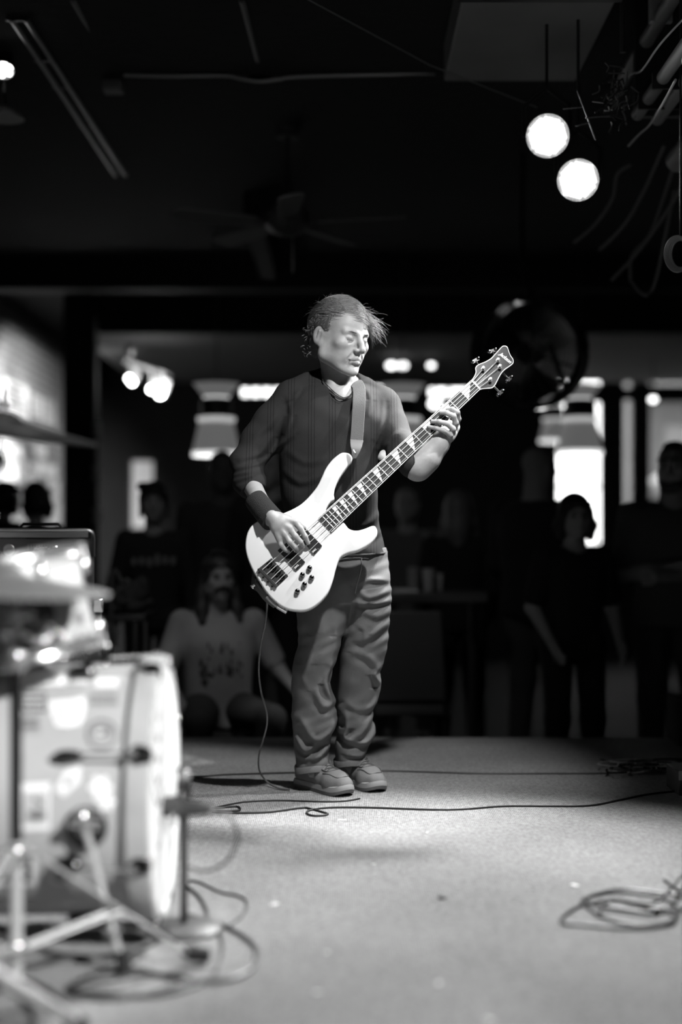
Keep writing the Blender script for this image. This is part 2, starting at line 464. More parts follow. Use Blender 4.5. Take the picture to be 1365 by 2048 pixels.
# outside: pavement, a pale building with an awning across the street
MB().bb((-8, YB + .2, AF - .2), (16, 40, AF - .1)).build('pavement', mat('concrete', .35, .9, noise=(2, .3, .4)), kind='structure')
bd = thing('building', 'pale low building across the street beyond the right windows', 'building', (6.5, 27, AF - .1))
MB().bb((5.55, 26, AF - .1), (11, 30, 6.4)).build('wall', mat('pale_render', .09, .9, noise=(1.2, .07, .11)), bd)
for x in (5.9, 7.2, 8.5):
    MB().bb((x, 25.93, 1.6), (x + .8, 26.0, 3.0)).build('window', mat('dark_glass', .08, .2), bd, bevel=.01)
MB().bb((5.4, 24.4, 3.5), (11, 25.98, 3.62)).build('awning', mat('awning', .12, .8), bd)
MB().bb((5.5, 25.7, 6.4), (11.1, 30, 6.6)).build('roof', mat('roof_grey', .2, .8), bd)
ub = thing('patio_umbrella', 'pale patio umbrella outside behind the heads of the crowd', 'umbrella', (5.1, 20.0, AF - .1))
MB().cyl((5.1, 20, AF - .1), (5.1, 20, 2.2), .025).build('pole', STEEL, ub)
MB().lathe([(.02, 2.25), (.8, 1.72), (.8, 1.68), (.02, 2.18)], (5.1, 20, 0), n=8).build('canopy', mat('canvas_pale', .25, .9), ub, smooth=False)

# dropped ceiling over the far room, its black fascia, dark post, beams
MB().bb((-2.2, 11.8, 2.6), (XR - .02, 15.3, 2.68)).build('ceiling', mat('ceiling_grey', .06, .8), kind='structure')
MB().bb((-2.22, 11.7, 2.6), (XR - .02, 11.8, ZC)).build('trim_2', WALLB, kind='structure')
MB().bb((-2.22, 11.8, 2.68), (-2.12, 15.3, ZC)).build('trim_3', WALLB, kind='structure')
MB().bb((-2.25, 11.5, AF), (-1.99, 11.68, ZC - .001)).build('trim_4', WALLB, kind='structure', bevel=.01)
MB().bb((-2.94, 11.1, 2.86), (3.9, 11.3, ZC - .001)).build('trim_5', mat('beam_grey', .02, .7), kind='structure')
MB().bb((-.62, 9.0, 2.92), (-.5, 11.1, ZC - .001)).build('trim_6', mat('beam_grey', .02, .7), kind='structure')
# wall fittings on the dark post
def fitting(px, py, label):
    p = P(px, py, 11.45); t = thing('wall_fitting', label, 'bracket', p)
    MB().bb(p + Vector((-.03, .0, -.06)), p + Vector((.03, .05, .06))).build('plate', STEEL, t, bevel=.006)
    MB().cyl(p + Vector((0, 0, 0)), p + Vector((0, -.07, 0)), .022).build('knob', CHROME, t)
for y, l in ((857, 'round chrome bracket on the dark post just above the cymbal tip'), (945, 'tall chrome bracket on the dark post below the cymbal'),
             (1030, 'small dull bracket lowest on the dark post')):
    fitting(193, y, l)

# posters on the brick wall
def poster(y0, y1, z0, z1, v, name, label, seed, cat='poster'):
    r = random.Random(seed)
    p = Vector((XL + .012, (y0 + y1) / 2, z0))
    t = thing(name, label, cat, p, group='paper posters on the brick wall')
    MB().bb((XL + .0145, y0, z0), (XL + .018, y1, z1)).build('sheet', mat('paper_%d' % int(v * 20), v, .7, noise=(6, v * .8, v)), t)
    ink = MB(); hh = z1 - z0; ww = y1 - y0
    for k in range(5):
        a = z1 - hh * (.12 + .17 * k); b = a - hh * r.uniform(.03, .1); l = r.uniform(.1, .25); q = r.uniform(.6, .92)
        ink.bb((XL + .018, y0 + ww * l, b), (XL + .0188, y0 + ww * q, a))
    ink.build('print', mat('ink_%d' % (seed % 3), .08 + .1 * (seed % 3), .7), t)
def wy(px): return -XL * F / (682.5 - px)
def pz(py, y): return CZ + (1080 - py) / F * y
specs = [(2, 55, 765, 835, .8, 'large white poster highest on the brick wall left of the cymbal post'),
         (60, 82, 790, 838, .7, 'narrow pale poster right of the large white one'),
         (86, 108, 800, 850, .6, 'grey poster at the far end of the top poster row'),
         (4, 44, 890, 915, .75, 'wide pale flyer directly under the upper cymbal'),
         (46, 66, 888, 915, .3, 'dark grey small flyer under the cymbal'),
         (68, 90, 890, 914, .8, 'square white flyer under the middle of the cymbal'),
         (92, 108, 895, 925, .25, 'dark flyer under the far half of the cymbal'),
         (4, 34, 920, 962, .75, 'tall white poster above the dark haired heads'),
         (36, 54, 920, 958, .5, 'mid grey poster above the gap of the two heads'),
         (56, 70, 925, 965, .8, 'slim white poster above the second head'),
         (72, 110, 928, 954, .85, 'bright wide flyer level with the far edge of the posters'),
         (72, 92, 958, 975, .3, 'dark little flyer under the bright wide flyer'),
         (94, 116, 960, 1000, .7, 'pale poster beside the second head near the wall end'),
         (96, 118, 1004, 1050, .75, 'striped white poster low on the wall above the amplifier')]
for i, (a, b, t, c, v, l) in enumerate(specs):
    y0, y1 = wy(a), wy(b); poster(y0, y1 - .02, pz(c, (y0 + y1) / 2), pz(t, (y0 + y1) / 2), v, 'poster', l, i)

# curved plaster pier at the end of the brick wall
MB().lathe([(.34, AF), (.34, ZC)], (XL - .05, 16.0, 0), n=32).build('trim_7', mat('plaster', .4, .8, noise=(4, .3, .45)), kind='structure')
# ================================================================ BASS GUITAR (in a plane of its own)
_g1 = P(960, 780, 4.895); _g2 = P(520, 1180, 4.745); _g3 = P(700, 900, 4.848)
GN = (_g1 - _g2).cross(_g3 - _g2).normalized()
if GN.y > 0: GN = -GN              # towards the camera
def G(px, py, h=0.0):
    o = Vector((0, 0, CZ)); d = P(px, py, 1.0) - o; p0 = _g2
    t = (p0 - o).dot(GN) / d.dot(GN)
    return o + d * t + GN * h
def lerp(a, b, t): return a + (b - a) * t
WHITE = mat('white_gloss_lacquer', .78, .16, spec=.5, coat=.4)
WENGE = mat('dark_fretboard', .03, .6, noise=(60, .018, .04), spec=.3)
IVORY = mat('pearl_inlay', .75, .3)
FRETM = mat('polished_nickel', .8, .4, .35)
bass = thing('bass_guitar', 'white four string electric bass held across the standing player', 'bass guitar', G(600, 1100, -.02))
outl = [(705,914),(699,906.5),(690,904.5),(681,906),(665.5,918),(652,935.6),(644,953),(634,973),(614,997),(594,1013),(563,1027),(531,1036),(511,1044),(497,1060),(491,1084),
        (493,1108),(503,1135),(519,1163),(535,1187),(555,1206.6),(574.5,1217.7),(598,1221.6),(618,1219),(638,1206.6),(655.6,1187),(665.5,1163),(673,1135),(681,1115.6),
        (697,1106),(717,1101),(740.7,1088),(753,1074),(755.5,1062),(752,1053),(744.6,1051),(729,1057),(713,1060.5),(699,1057),(690,1046.4),(683,1041),(676,1047),(664,1036),(652,1022),(660,1006),(669,998),(668.3,988),(671,973),(680,954),(696,931),(703.5,922)]
def scal(p, k):
    cx = sum(a[0] for a in outl) / len(outl); return p
oc = crom([(a[0], a[1], 0) for a in outl], 4, True)
def inset(poly, d):
    n = len(poly); out = []
    for i in range(n):
        a, b, c = poly[i - 1], poly[i], poly[(i + 1) % n]
        t = (c - a); t.z = 0; t.normalize(); nn = Vector((-t.y, t.x, 0)); out.append(b + nn * d)
    return out
area = sum(oc[i - 1].x * oc[i].y - oc[i].x * oc[i - 1].y for i in range(len(oc)))
sg = 1 if area > 0 else -1
rings = []
for d, h in ((3.2, -.040), (1.2, -.037), (0, -.031), (0, -.009), (.5, -.004), (1.8, -.0008), (3.4, 0)):
    rings.append([G(p.x, p.y, h) for p in inset(oc, d * sg)])
b_ = MB(); n = len(oc)
vs = [v for r in rings for v in r]; fs = []
for j in range(len(rings) - 1):
    for i in range(n):
        fs.append((j * n + i, j * n + (i + 1) % n, (j + 1) * n + (i + 1) % n, (j + 1) * n + i))
fs.append(tuple(range(n))); fs.append(tuple((len(rings) - 1) * n + i for i in range(n)))
b_.add(vs, fs); b_.build('body', WHITE, bass, angle=60)
# fretboard geometry in picture-plane parameters
NU, NL = (942.4, 763.3), (959.2, 780.0); EU, EL = (638, 1037), (663.5, 1063.4)
nm = Vector(((NU[0] + NL[0]) / 2, (NU[1] + NL[1]) / 2, 0)); em = Vector(((EU[0] + EL[0]) / 2, (EU[1] + EL[1]) / 2, 0))
ndir = (em - nm).normalized(); boardL = (em - nm).length; scaleL = 536.0
def fp(dist, side):
    """pixel position on the board: dist from the nut, side -1 (upper edge) .. 1 (lower edge)"""
    t = dist / boardL
    a = Vector((lerp(NU[0], EU[0], t), lerp(NU[1], EU[1], t), 0)); b = Vector((lerp(NL[0], EL[0], t), lerp(NL[1], EL[1], t), 0))
    return lerp(a, b, (side + 1) / 2)
def GP(dist, side, h): q = fp(dist, side); return G(q.x, q.y, h)
# neck: half-round back under the board
nk = MB(); vs = []; K = 9; J = 12
for j in range(J + 1):
    d_ = -6 + (boardL * .995 + 4) * j / J
    w = (GP(d_, 1, 0) - GP(d_, -1, 0)).length / 2; dep = lerp(.017, .021, j / J)
    for k in range(K + 1):
        s_ = -1 + 2 * k / K; vs.append(GP(d_, s_, .0035 - dep * math.sqrt(max(0, 1 - s_ * s_)) ** .9))
nk.add(vs, [(j * (K + 1) + k, j * (K + 1) + k + 1, (j + 1) * (K + 1) + k + 1, (j + 1) * (K + 1) + k) for j in range(J) for k in range(K)])
nk.add([GP(-6, -1, .0035), GP(-6, 1, .0035), GP(boardL, 1, .0035), GP(boardL, -1, .0035)], [(0, 1, 2, 3)])
nk.build('neck', mat('maple', .5, .35), bass)
MB().prism([GP(0, -1, .0085), GP(0, 1, .0085), GP(boardL, 1, .0085), GP(boardL, -1, .0085)], [GP(0, -1, .003), GP(0, 1, .003), GP(boardL, 1, .003), GP(boardL, -1, .003)]).build('fretboard', WENGE, bass, smooth=False)
bi = MB()
for s_ in (-1, 1):
    bi.prism([GP(-1, s_ * 1.0, .0089), GP(-1, s_ * 1.09, .0089), GP(boardL + 1, s_ * 1.06, .0089), GP(boardL + 1, s_ * 1.0, .0089)], [GP(-1, s_ * 1.0, .0025), GP(-1, s_ * 1.09, .0025), GP(boardL + 1, s_ * 1.06, .0025), GP(boardL + 1, s_ * 1.0, .0025)])
bi.build('binding', IVORY, bass, smooth=False, kind='stuff')
fd = [scaleL * (1 - 2 ** (-i / 12)) for i in range(25)]
for i in range(1, 25):
    d_ = min(fd[i], boardL - 1)
    MB().tube([GP(d_, -.99, .009), GP(d_, 0, .0092), GP(d_, .99, .009)], .0017, 6).build('fret', FRETM, bass)
for i in (1, 3, 5, 7, 9, 12, 15, 17, 19, 21):
    a0, a1 = fd[i - 1], fd[i]; l = a1 - a0
    pts = [(a1 - .05 * l, -.93), (a1 - .3 * l, .2), (a1 - .10 * l, .88), (a1 - .55 * l, .1), (a1 - .88 * l, -.93)]
    pts = [(a1 - .06 * l, -.93), (a1 - .06 * l, .88), (a1 - .42 * l, .2), (a1 - .66 * l, -.35), (a1 - .9 * l, -.93)]
    MB().prism([GP(x, s_, .0089) for x, s_ in pts], [GP(x, s_, .008) for x, s_ in pts]).build('inlay', IVORY, bass, smooth=False)
MB().prism([GP(-2.5, -1, .011), GP(-2.5, 1, .011), GP(0.5, 1, .0105), GP(0.5, -1, .0105)], [GP(-2.5, -1, .002), GP(-2.5, 1, .002), GP(.5, 1, .002), GP(.5, -1, .002)]).build('nut', mat('bone', .7, .4), bass, bevel=.0006)
# headstock
hs4 = [(832,468),(862,425),(876,385),(872,352),(885,330),(912,314),(962,294),(1012,264),(1052,222),(1090,180),(1115,155),(1140,150),(1160,162),(1172,198),(1190,240),(1210,268),(1213,300),(1190,325),(1140,360),
       (1110,390),(1085,430),(1060,480),(1040,512),(1015,530),(970,533),(930,538),(905,547)]
hs = [(760 + a * .2198, 660 + b * .2198) for a, b in hs4]
hc = crom([(a, b, 0) for a, b in hs], 3)
def plate(poly, h0, h1): return MB().prism([G(p[0], p[1], h1) for p in poly], [G(p[0], p[1], h0) for p in poly])
head_o = plate(hc, -.012, .0022).build('headstock', mat('black_gloss', .01, .22, spec=.3, noise=(40, .006, .03)), bass, angle=40)
MB().tube([G(p.x, p.y, .0022) for p in hc], .0017, 6).build('headstock_binding', IVORY, head_o)
tc4 = [(885, 500), (905, 520), (945, 480), (968, 425), (960, 412), (920, 425), (885, 455)]
plate(crom([(760 + a * .2198, 660 + b * .2198, 0) for a, b in tc4], 3, True), .0022, .0045).build('truss_cover', BLACKP, head_o, bevel=.0006)
posts4 = [(940, 360), (1075, 283), (1092, 342), (1005, 460)]
keys4 = [(880, 268), (1034, 182), (1178, 428), (1098, 552)]
for (a, b), (c, d_) in zip(posts4, keys4):
    p = (760 + a * .2198, 660 + b * .2198); q = (760 + c * .2198, 660 + d_ * .2198)
    t_ = MB(); c0 = G(p[0], p[1], .002); t_.lathe([(.0075, 0), (.0075, .002), (.0045, .0025), (.0042, .016), (.0055, .017), (.0055, .019), (.002, .0195)], c0, GN, 16)
    tn = t_.build('tuner', CHROME, bass)
    k_ = MB(); b0 = G(lerp(p[0], q[0], .35), lerp(p[1], q[1], .35), -.018); b1 = G(q[0], q[1], -.018)
    k_.cyl(b0, b1, .0035, 10); sd = (b1 - b0).normalized(); wd = sd.cross(GN).normalized()
    R = Matrix((sd, wd, GN)).transposed()
    k_.box(b1 + sd * .003, (.012, .026, .0035), R); k_.ball(b1 + sd * .004 + wd * .012, .0065, 10); k_.ball(b1 + sd * .004 - wd * .012, .0065, 10)
    k_.build('tuner_key', mat('black_chrome', .12, .15, 1.0), tn)
# maker's name along the tip of the headstock
la, lb = G(760 + 1103 * .2198, 660 + 222 * .2198, .0027), G(760 + 1186 * .2198, 660 + 292 * .2198, .0027)
lx = (lb - la).normalized(); ly = GN.cross(lx).normalized(); lx = ly.cross(GN)
text_obj('logo', 'Jackson', .0175, IVORY, head_o, (la + lb) / 2, lx, ly, GN, .35, .0004, .0004, .92)
# bridge, pickups
C3 = lambda x, y: (460 + x * .2491, 940 + y * .2491)
def slab(c4, h0, h1, name, m, parent=bass, bevel=.0012):
    return plate([C3(*c) for c in c4], h0, h1).build(name, m, parent, bevel=bevel)
BRC = mat('black_chrome', .12, .15, 1.0)
br = slab([(335, 708), (470, 852), (370, 948), (222, 800)], 0, .004, 'bridge', BLACKM)
tl = slab([(250, 790), (385, 934), (370, 950), (222, 800)], .004, .014, 'bridge_tail', BLACKM, br)
strp = []
for i in range(4):
    f_ = (i + .5) / 4
    a = Vector(C3(lerp(335, 470, f_), lerp(708, 852, f_)) + (0,)); b = Vector(C3(lerp(236, 378, f_), lerp(795, 941, f_)) + (0,))
    s0, s1 = lerp(a, b, .18), lerp(a, b, .5); pr = (Vector(C3(470, 852) + (0,)) - Vector(C3(335, 708) + (0,))).normalized() * 4.2
    plate([(s0 - pr)[:2], (s0 + pr)[:2], (s1 + pr)[:2], (s1 - pr)[:2]], .004, .0125).build('saddle', BRC, br, bevel=.0012)
    MB().cyl(G(s1.x, s1.y, .008), G(lerp(a, b, .93).x, lerp(a, b, .93).y, .008), .0014, 8).build('screw', CHROME, br)
    MB().ball(G(b.x - 5, b.y + 4.5, .006), .0045, 8).build('string_ball', BRC, br)
    sp = lerp(s0, s1, .5); strp.append((sp, b))
pk = slab([(605, 742), (537, 806), (385, 650), (455, 588)], 0, .010, 'pickup', BLACKP)
pk2 = slab([(742, 612), (680, 678), (524, 515), (590, 452)], 0, .010, 'pickup', BLACKP)
for c, par in (((555, 776), pk), ((697, 648), pk2)):
    cc = G(*C3(c[0] - 18, c[1] + 4), .0104); x_ = (G(*C3(605, 742), 0) - G(*C3(537, 806), 0)).normalized(); y_ = GN.cross(x_).normalized(); x_ = y_.cross(GN)
    text_obj('lettering', 'EMG', .0085, IVORY, par, cc, x_, y_, GN)
    MB().cyl(G(*C3(c[0] + 12, c[1] - 10), .010), G(*C3(c[0] + 12, c[1] - 10), .0108), .002, 10).build('screw', CHROME, par)
# strings: nut -> over the board -> saddle -> tail ; nut -> tuner post
order = [0, 1, 2, 3]
for i in range(4):
    s_ = -.76 + 1.52 * i / 3; nq = fp(-1, s_); sp, b = strp[i]; r_ = (.0015, .0013, .0011, .0009)[i]
    pq = posts4[i]; pq = (760 + pq[0] * .2198, 660 + pq[1] * .2198)
    MB().tube([G(pq[0], pq[1], .012), G(nq.x, nq.y, .0115), G(sp.x, sp.y, .0140), G(b.x, b.y, .010)], r_, 6).build('string', FRETM, bass)
for c in ((641, 790), (583, 844), (658, 866), (600, 921), (543, 977)):
    p = C3(*c); MB().lathe([(.0095, 0), (.0095, .003), (.0082, .012), (.0074, .0155), (.005, .0172), (0, .0175)], G(p[0], p[1], .0), GN, 24).build('knob', mat('black_chrome', .12, .15, 1.0), bass)
MB().lathe([(.004, 0), (.004, .008), (.0075, .01), (.0075, .013), (.003, .0145)], G(509, 1168, -.018), G(500, 1176, -.018) - G(512, 1166, -.018), 12).build('strap_button', CHROME, bass)
MB().lathe([(.004, 0), (.004, .008), (.0075, .01), (.0075, .013), (.003, .0145)], G(706, 914, -.018), G(716, 905, -.018) - G(706, 916, -.018), 12).build('strap_button', CHROME, bass)
MB().lathe([(.010, 0), (.010, .006), (.007, .007)], G(570, 1216, -.02), G(566, 1224, -.02) - G(573, 1212, -.02), 16).build('jack_socket', CHROME, bass)

# ---- strap
def ribbon(pts, wid, th, name, m, parent, nrm=None):
    mb = MB(); vs = []; n = len(pts); pts = [Vector(p) for p in pts]
    for i, p in enumerate(pts):
        t = (pts[min(i + 1, n - 1)] - pts[max(i - 1, 0)]).normalized(); N = Vector(nrm[i] if isinstance(nrm, list) else (nrm or (0, -1, 0)))
        N = (N - t * N.dot(t)).normalized(); w = t.cross(N); ww = wid[i] if isinstance(wid, list) else wid
        vs += [p + w * ww / 2 + N * th / 2, p - w * ww / 2 + N * th / 2, p - w * ww / 2 - N * th / 2, p + w * ww / 2 - N * th / 2]
    fs = [(4 * i + k, 4 * i + (k + 1) % 4, 4 * (i + 1) + (k + 1) % 4, 4 * (i + 1) + k) for i in range(n - 1) for k in range(4)]
    fs += [(0, 1, 2, 3), tuple(4 * (n - 1) + k for k in (3, 2, 1, 0))]
    mb.add(vs, fs); return mb.build(name, m, parent, bevel=.0006)
STRAP = mat('strap_webbing', .09, .8, bump=(400, .6, .002))
st = thing('guitar_strap', 'dark woven strap over the shoulder down to the horn of the white bass', 'guitar strap', P(713, 915, 4.8))
sp_ = crom([P(690, 772, 5.15), P(703, 764, 5.06), P(714, 767, 4.97), P(719, 782, 4.915), P(718, 815, 4.868), P(716, 850, 4.845), P(713, 888, 4.825)], 5)
ribbon(sp_, .043, .003, 'webbing', STRAP, st, [(-.1 + 0, .2 - 1.2 * min(1, i / 12), 1 - min(1, i / 14)) for i in range(len(sp_))])
ribbon([P(714, 880, 4.815), P(713, 892, 4.805), P(712, 903, 4.800), P(710, 911, 4.797), P(709, 917, 4.795)], [.045, .040, .028, .02, .012], .004, 'leather_end', mat('black_leather', .03, .4), st)
ribbon(crom([P(640, 1070, 5.16), P(560, 1110, 5.12), P(512, 1140, 4.98), P(505, 1160, 4.86), P(513, 1172, 4.815), P(530, 1195, 4.815), P(552, 1213, 4.82)], 5), .042, .003, 'webbing_lower', STRAP, st, (-.5, -.2, .0))
MB().tube([P(707, 900, 4.80), P(712, 908, 4.795), P(714, 900, 4.79), P(709, 912, 4.80)], .0016, 6).build('lock_ring', CHROME, st)

# ---- instrument cable from the bass to the floor
ic = thing('instrument_cable', 'black instrument cable hanging from the white bass to the stage floor', 'cable', FL(590, 1580))
cp = [G(537, 1197, -.02), G(528, 1183, -.02), G(517, 1170, -.02), G(512, 1160, -.03), P(516, 1158, 4.86), P(527, 1175, 4.88), P(534, 1200, 4.89), P(532, 1240, 4.9), P(522, 1290, 4.93), P(518, 1340, 4.95), P(523, 1385, 4.98), P(533, 1420, 5.0), P(534, 1450, 5.02), P(526, 1482, 5.05),
      P(518, 1512, 5.1), P(519, 1540, 5.15), FL(533, 1562, .02), FL(556, 1576, .006), FL(580, 1579, .006), FL(594, 1579.5, .006), FL(620, 1590, .006), FL(690, 1597.5, .006), FL(704, 1594, .006)]
MB().tube(crom(cp[:-4], 8), .0034, 8).build('cord', mat('cable_grey', .12, .3), ic)
pl = crom([G(533, 1192, -.018), G(545, 1204, -.018), G(556, 1212, -.018)], 4)
MB().tube(pl, [.0062] * len(pl), 12).build('plug_sleeve', mat('brushed_steel', .45, .35, 1.0), ic)
MB().cyl(G(555, 1211, -.018), G(574, 1222, -.018), .0085, 16).build('plug', CHROME, ic)
# ================================================================ THE PLAYER
man = thing('person', 'man with wind swept hair playing the white bass in sneakers and jeans', 'person', (-.02, 5.12, 0))
HS = 1.10
HC = P(681, 675, 4.985)
_f = Vector((math.sin(math.radians(43)) * math.cos(math.radians(9)), -math.cos(math.radians(43)) * math.cos(math.radians(9)), -math.sin(math.radians(9))))
_y = -_f; _x0 = Vector((math.cos(math.radians(43)), math.sin(math.radians(43)), -.05)).normalized()
_z = _x0.cross(_y).normalized(); _x = _y.cross(_z).normalized()
HM = Matrix((_x, _y, _z)).transposed()
def hp(x, y, z): return HC + HM @ (Vector((x, y, z)) * HS)
def head_shape(Fd, C, M, s, detail=True):
    h = lambda x, y, z: C + M @ (Vector((x, y, z)) * s)
    E = lambda c, r, k=.02, mode='add', RR=None: Fd.ell(h(*c), [q * s for q in r], (M @ RR) if RR is not None else M, k * s, mode)
    Cn = lambda a, b, ra, rb, k=.015, mode='add': Fd.cone(h(*a), h(*b), ra * s, rb * s, k * s, mode)
    E((0, .022, .032), (.073, .094, .082)); E((0, -.022, .036), (.066, .066, .068), .02)
    E((0, -.026, -.022), (.058, .062, .080), .03)
    for q in (-1, 1):
        Cn((q * .053, .0, -.062), (q * .022, -.058, -.096), .016, .015, .03)
        Cn((q * .054, .006, -.01), (q * .053, 0, -.06), .018, .017, .03)
        E((q * .042, -.058, -.022), (.024, .022, .018), .02)
        E((q * .040, -.034, -.052), (.020, .034, .032), .02)
        Cn((q * .046, -.069, .017), (q * .015, -.083, .013), .0075, .0085, .012)
    E((0, -.074, -.102), (.022, .018, .017), .016)
    E((0, -.072, -.060), (.034, .020, .026), .02)
    if detail:
        for q in (-1, 1):
            E((q * .031, -.092, -.001), (.019, .012, .0125), .012, 'sub')
            E((q * .031, -.0725, -.002), (.0150, .0135, .0118), .004)
            Cn((q * .045, -.078, -.006), (q * .031, -.0865, -.0085), .0010, .0014, .003, 'sub')
            Cn((q * .031, -.0865, -.0085), (q * .019, -.084, -.006), .0014, .0010, .003, 'sub')
            Cn((q * .044, -.079, .0075), (q * .030, -.086, .010), .0010, .0012, .003, 'sub'); Cn((q * .030, -.086, .010), (q * .019, -.084, .006), .0012, .0010, .003, 'sub')
            Cn((q * .015, -.094, -.038), (q * .030, -.082, -.068), .0022, .0018, .008, 'sub')
            Cn((q * .021, -.0865, -.010), (q * .037, -.081, -.020), .0012, .0010, .005, 'sub')
    else:
        for q in (-1, 1): E((q * .031, -.094, .0), (.018, .014, .011), .012, 'sub')
    Cn((0, -.086, .010), (0, -.100, -.014), .0068, .0078, .010); Cn((0, -.100, -.014), (0, -.110, -.033), .0078, .0105, .008)
    for q in (-1, 1): E((q * .0125, -.097, -.038), (.0085, .011, .0075), .005)
    if detail:
        for q in (-1, 1): E((q * .007, -.102, -.0445), (.0035, .006, .003), .003, 'sub')
    Cn((-.023, -.082, -.068), (0, -.0925, -.0605), .0040, .0052, .006); Cn((0, -.0925, -.0605), (.023, -.082, -.068), .0052, .0040, .006)
    Cn((-.017, -.083, -.0755), (0, -.0900, -.0745), .005, .0062, .008); Cn((0, -.0900, -.0745), (.017, -.083, -.0755), .0062, .005, .008)
    if detail:
        for q in (-1, 1):
            Cn((0, -.098, -.0670), (q * .012, -.0945, -.0675), .0012, .0012, .002, 'sub'); Cn((q * .012, -.0945, -.0675), (q * .026, -.085, -.0725), .0012, .0016, .002, 'sub')
            Cn((q * .026, -.083, -.072), (q * .029, -.078, -.086), .0018, .0014, .006, 'sub')
        Cn((-.012, -.0885, -.083), (.012, -.0885, -.083), .0022, .0022, .008, 'sub')
    for q in (-1, 1):
        RR = Matrix.Rotation(q * math.radians(-24), 3, 'Z')
        E((q * .078, .016, -.006), (.0075, .020, .031), .006, 'add', RR); E((q * .0745, .008, -.026), (.007, .010, .014), .008, 'add', RR)
        E((q * .0865, .012, -.004), (.0062, .0125, .020), .003, 'sub', RR)
        if detail: Cn((q * .083, .010, .008), (q * .082, .016, -.014), .003, .003, .004)
body = Field((-.44, 4.60, .05), (.46, 5.32, 1.80), .0030)
# torso and pelvis under the clothes
def rows_px(rows, shrink=0.0):
    out = []
    for py, xl, xr, d, ry in rows:
        a, b = P(xl, py, d), P(xr, py, d); out.append((a.z, (a.x + b.x) / 2, d, (b.x - a.x) / 2 - shrink, ry - shrink))
    return out
TORSO = [(768, 640, 722, 5.03, .055), (780, 604, 748, 5.03, .085), (796, 582, 768, 5.03, .100), (825, 566, 778, 5.02, .116), (860, 560, 782, 5.01, .125), (895, 558, 762, 5.01, .125), (940, 558, 756, 5.01, .122),
         (1000, 564, 755, 5.02, .122), (1040, 572, 757, 5.03, .124), (1076, 580, 766, 5.04, .126), (1109, 584, 775, 5.04, .128)]
tr = rows_px(TORSO, .014); body.loft(tr, .02, p=2.3)
body.loft([(P(0, 1109, 5.04).z - .12, -.02, 5.05, .14, .10), (P(0, 1090, 5.04).z, -.02, 5.04, .15, .11)], .03)
for kn_ in ([P(645, 1120, 5.05), P(632, 1340, 5.06), P(626, 1520, 5.15), P(634, 1550, 5.10)], [P(732, 1120, 5.07), P(718, 1340, 5.13), P(702, 1515, 5.24), P(712, 1540, 5.19)]):
    body.chain(kn_, [.075, .052, .034, .028], .03)
head_shape(body, HC, HM, HS)
body.chain([hp(0, .035, -.03), P(676, 735, 5.03), P(677, 762, 5.035), P(679, 790, 5.045)], [.056, .055, .057, .068], .012)
body.cone(P(654, 738, 5.01), P(672, 786, 4.965), .014, .014, .02); body.cone(P(700, 752, 5.0), P(686, 792, 4.955), .010, .012, .02)   # neck muscles
body.cone(P(650, 768, 5.05), P(592, 800, 5.04), .040, .038, .02); body.cone(P(710, 774, 5.05), P(756, 812, 5.04), .034, .036, .02)
# his right arm
R_ = [P(575, 806, 5.03), P(525, 868, 5.02), P(494, 930, 4.99), P(503, 968, 4.93), P(523, 1008, 4.82), P(543, 1038, 4.765)]
body.chain(R_, [.045, .040, .036, .0335, .0300, .0265], .012)
# right hand on the strings
WR = G(545, 1040, .045)
def hand(Fd, wrist, kn, chains, rp=.0125, k=.010):
    for a in kn: Fd.cone(wrist, a, .020, rp, k)
    for i in range(len(kn) - 1): Fd.cone(lerp(wrist, kn[i], .5), lerp(wrist, kn[i + 1], .5), .017, .017, k)
    for pts, r in chains: Fd.chain(pts, r, .004)
KN = [G(591, 1051, .048), G(581, 1064, .052), G(571, 1075, .050), G(560, 1083, .043)]
hand(body, WR, KN, [
    ([KN[0], G(602, 1063, .046), G(611, 1077, .036), G(617, 1089, .020)], [.0105, .0095, .0085, .0072]),
    ([KN[1], G(592, 1079, .050), G(602, 1089, .040), G(606, 1094, .022)], [.0108, .0100, .0088, .0072]),
    ([KN[2], G(581, 1090, .050), G(591, 1099, .038), G(595, 1102, .022)], [.0104, .0098, .0085, .0072]),
    ([KN[3], G(563, 1095, .044), G(571, 1103, .034), G(577, 1106, .024)], [.0092, .0085, .0075, .0065]),
    ([G(556, 1036, .040), G(582, 1044, .034), G(597, 1051, .024), G(609, 1057, .014)], [.014, .0115, .0098, .0080])])
for i in range(4): body.cone(WR, lerp(WR, KN[i], .97) + GN * .0075, .002, .0032, .006)      # tendons
# his left arm: sleeve, forearm up to the neck of the bass
L_ = [P(766, 820, 5.04), P(792, 870, 4.98), P(836, 934, 4.885)]
body.chain(L_, [.042, .042, .042], .015)
body.chain([P(836, 934, 4.885), P(855, 915, 4.885), P(878, 888, 4.885), P(890, 868, 4.885)], [.044, .042, .031, .026], .03)
LW = P(890, 868, 4.868)
def B(px, py, h): return G(px, py, h)
palm = [B(912, 850, -.026), B(910, 858, -.020), B(907, 866, -.014), B(902, 874, -.010)]
for a in palm: body.cone(P(892, 872, 4.878), a, .0185, .013, .012)
body.cone(palm[0], B(896, 838, -.036), .014, .012, .014)
fing = [([palm[0], B(917, 838, .000), B(914, 829, .024), B(904, 824, .030), B(895, 823, .022)], [.0115, .0100, .0096, .0086, .0076]),
        ([palm[1], B(911, 848, .016), B(906, 838, .034), B(893, 832, .034), B(882, 829, .022)], [.0115, .0102, .0098, .0086, .0076]),
        ([palm[2], B(906, 861, .018), B(893, 853, .034), B(878, 849, .032), B(865, 847, .021)], [.0110, .0100, .0096, .0084, .0074]),
        ([palm[3], B(901, 872, .012), B(888, 866, .026), B(872, 861, .027), B(857, 857, .020)], [.0100, .0090, .0084, .0076, .0068])]
for pts, r in fing: body.chain(pts, r, .004)
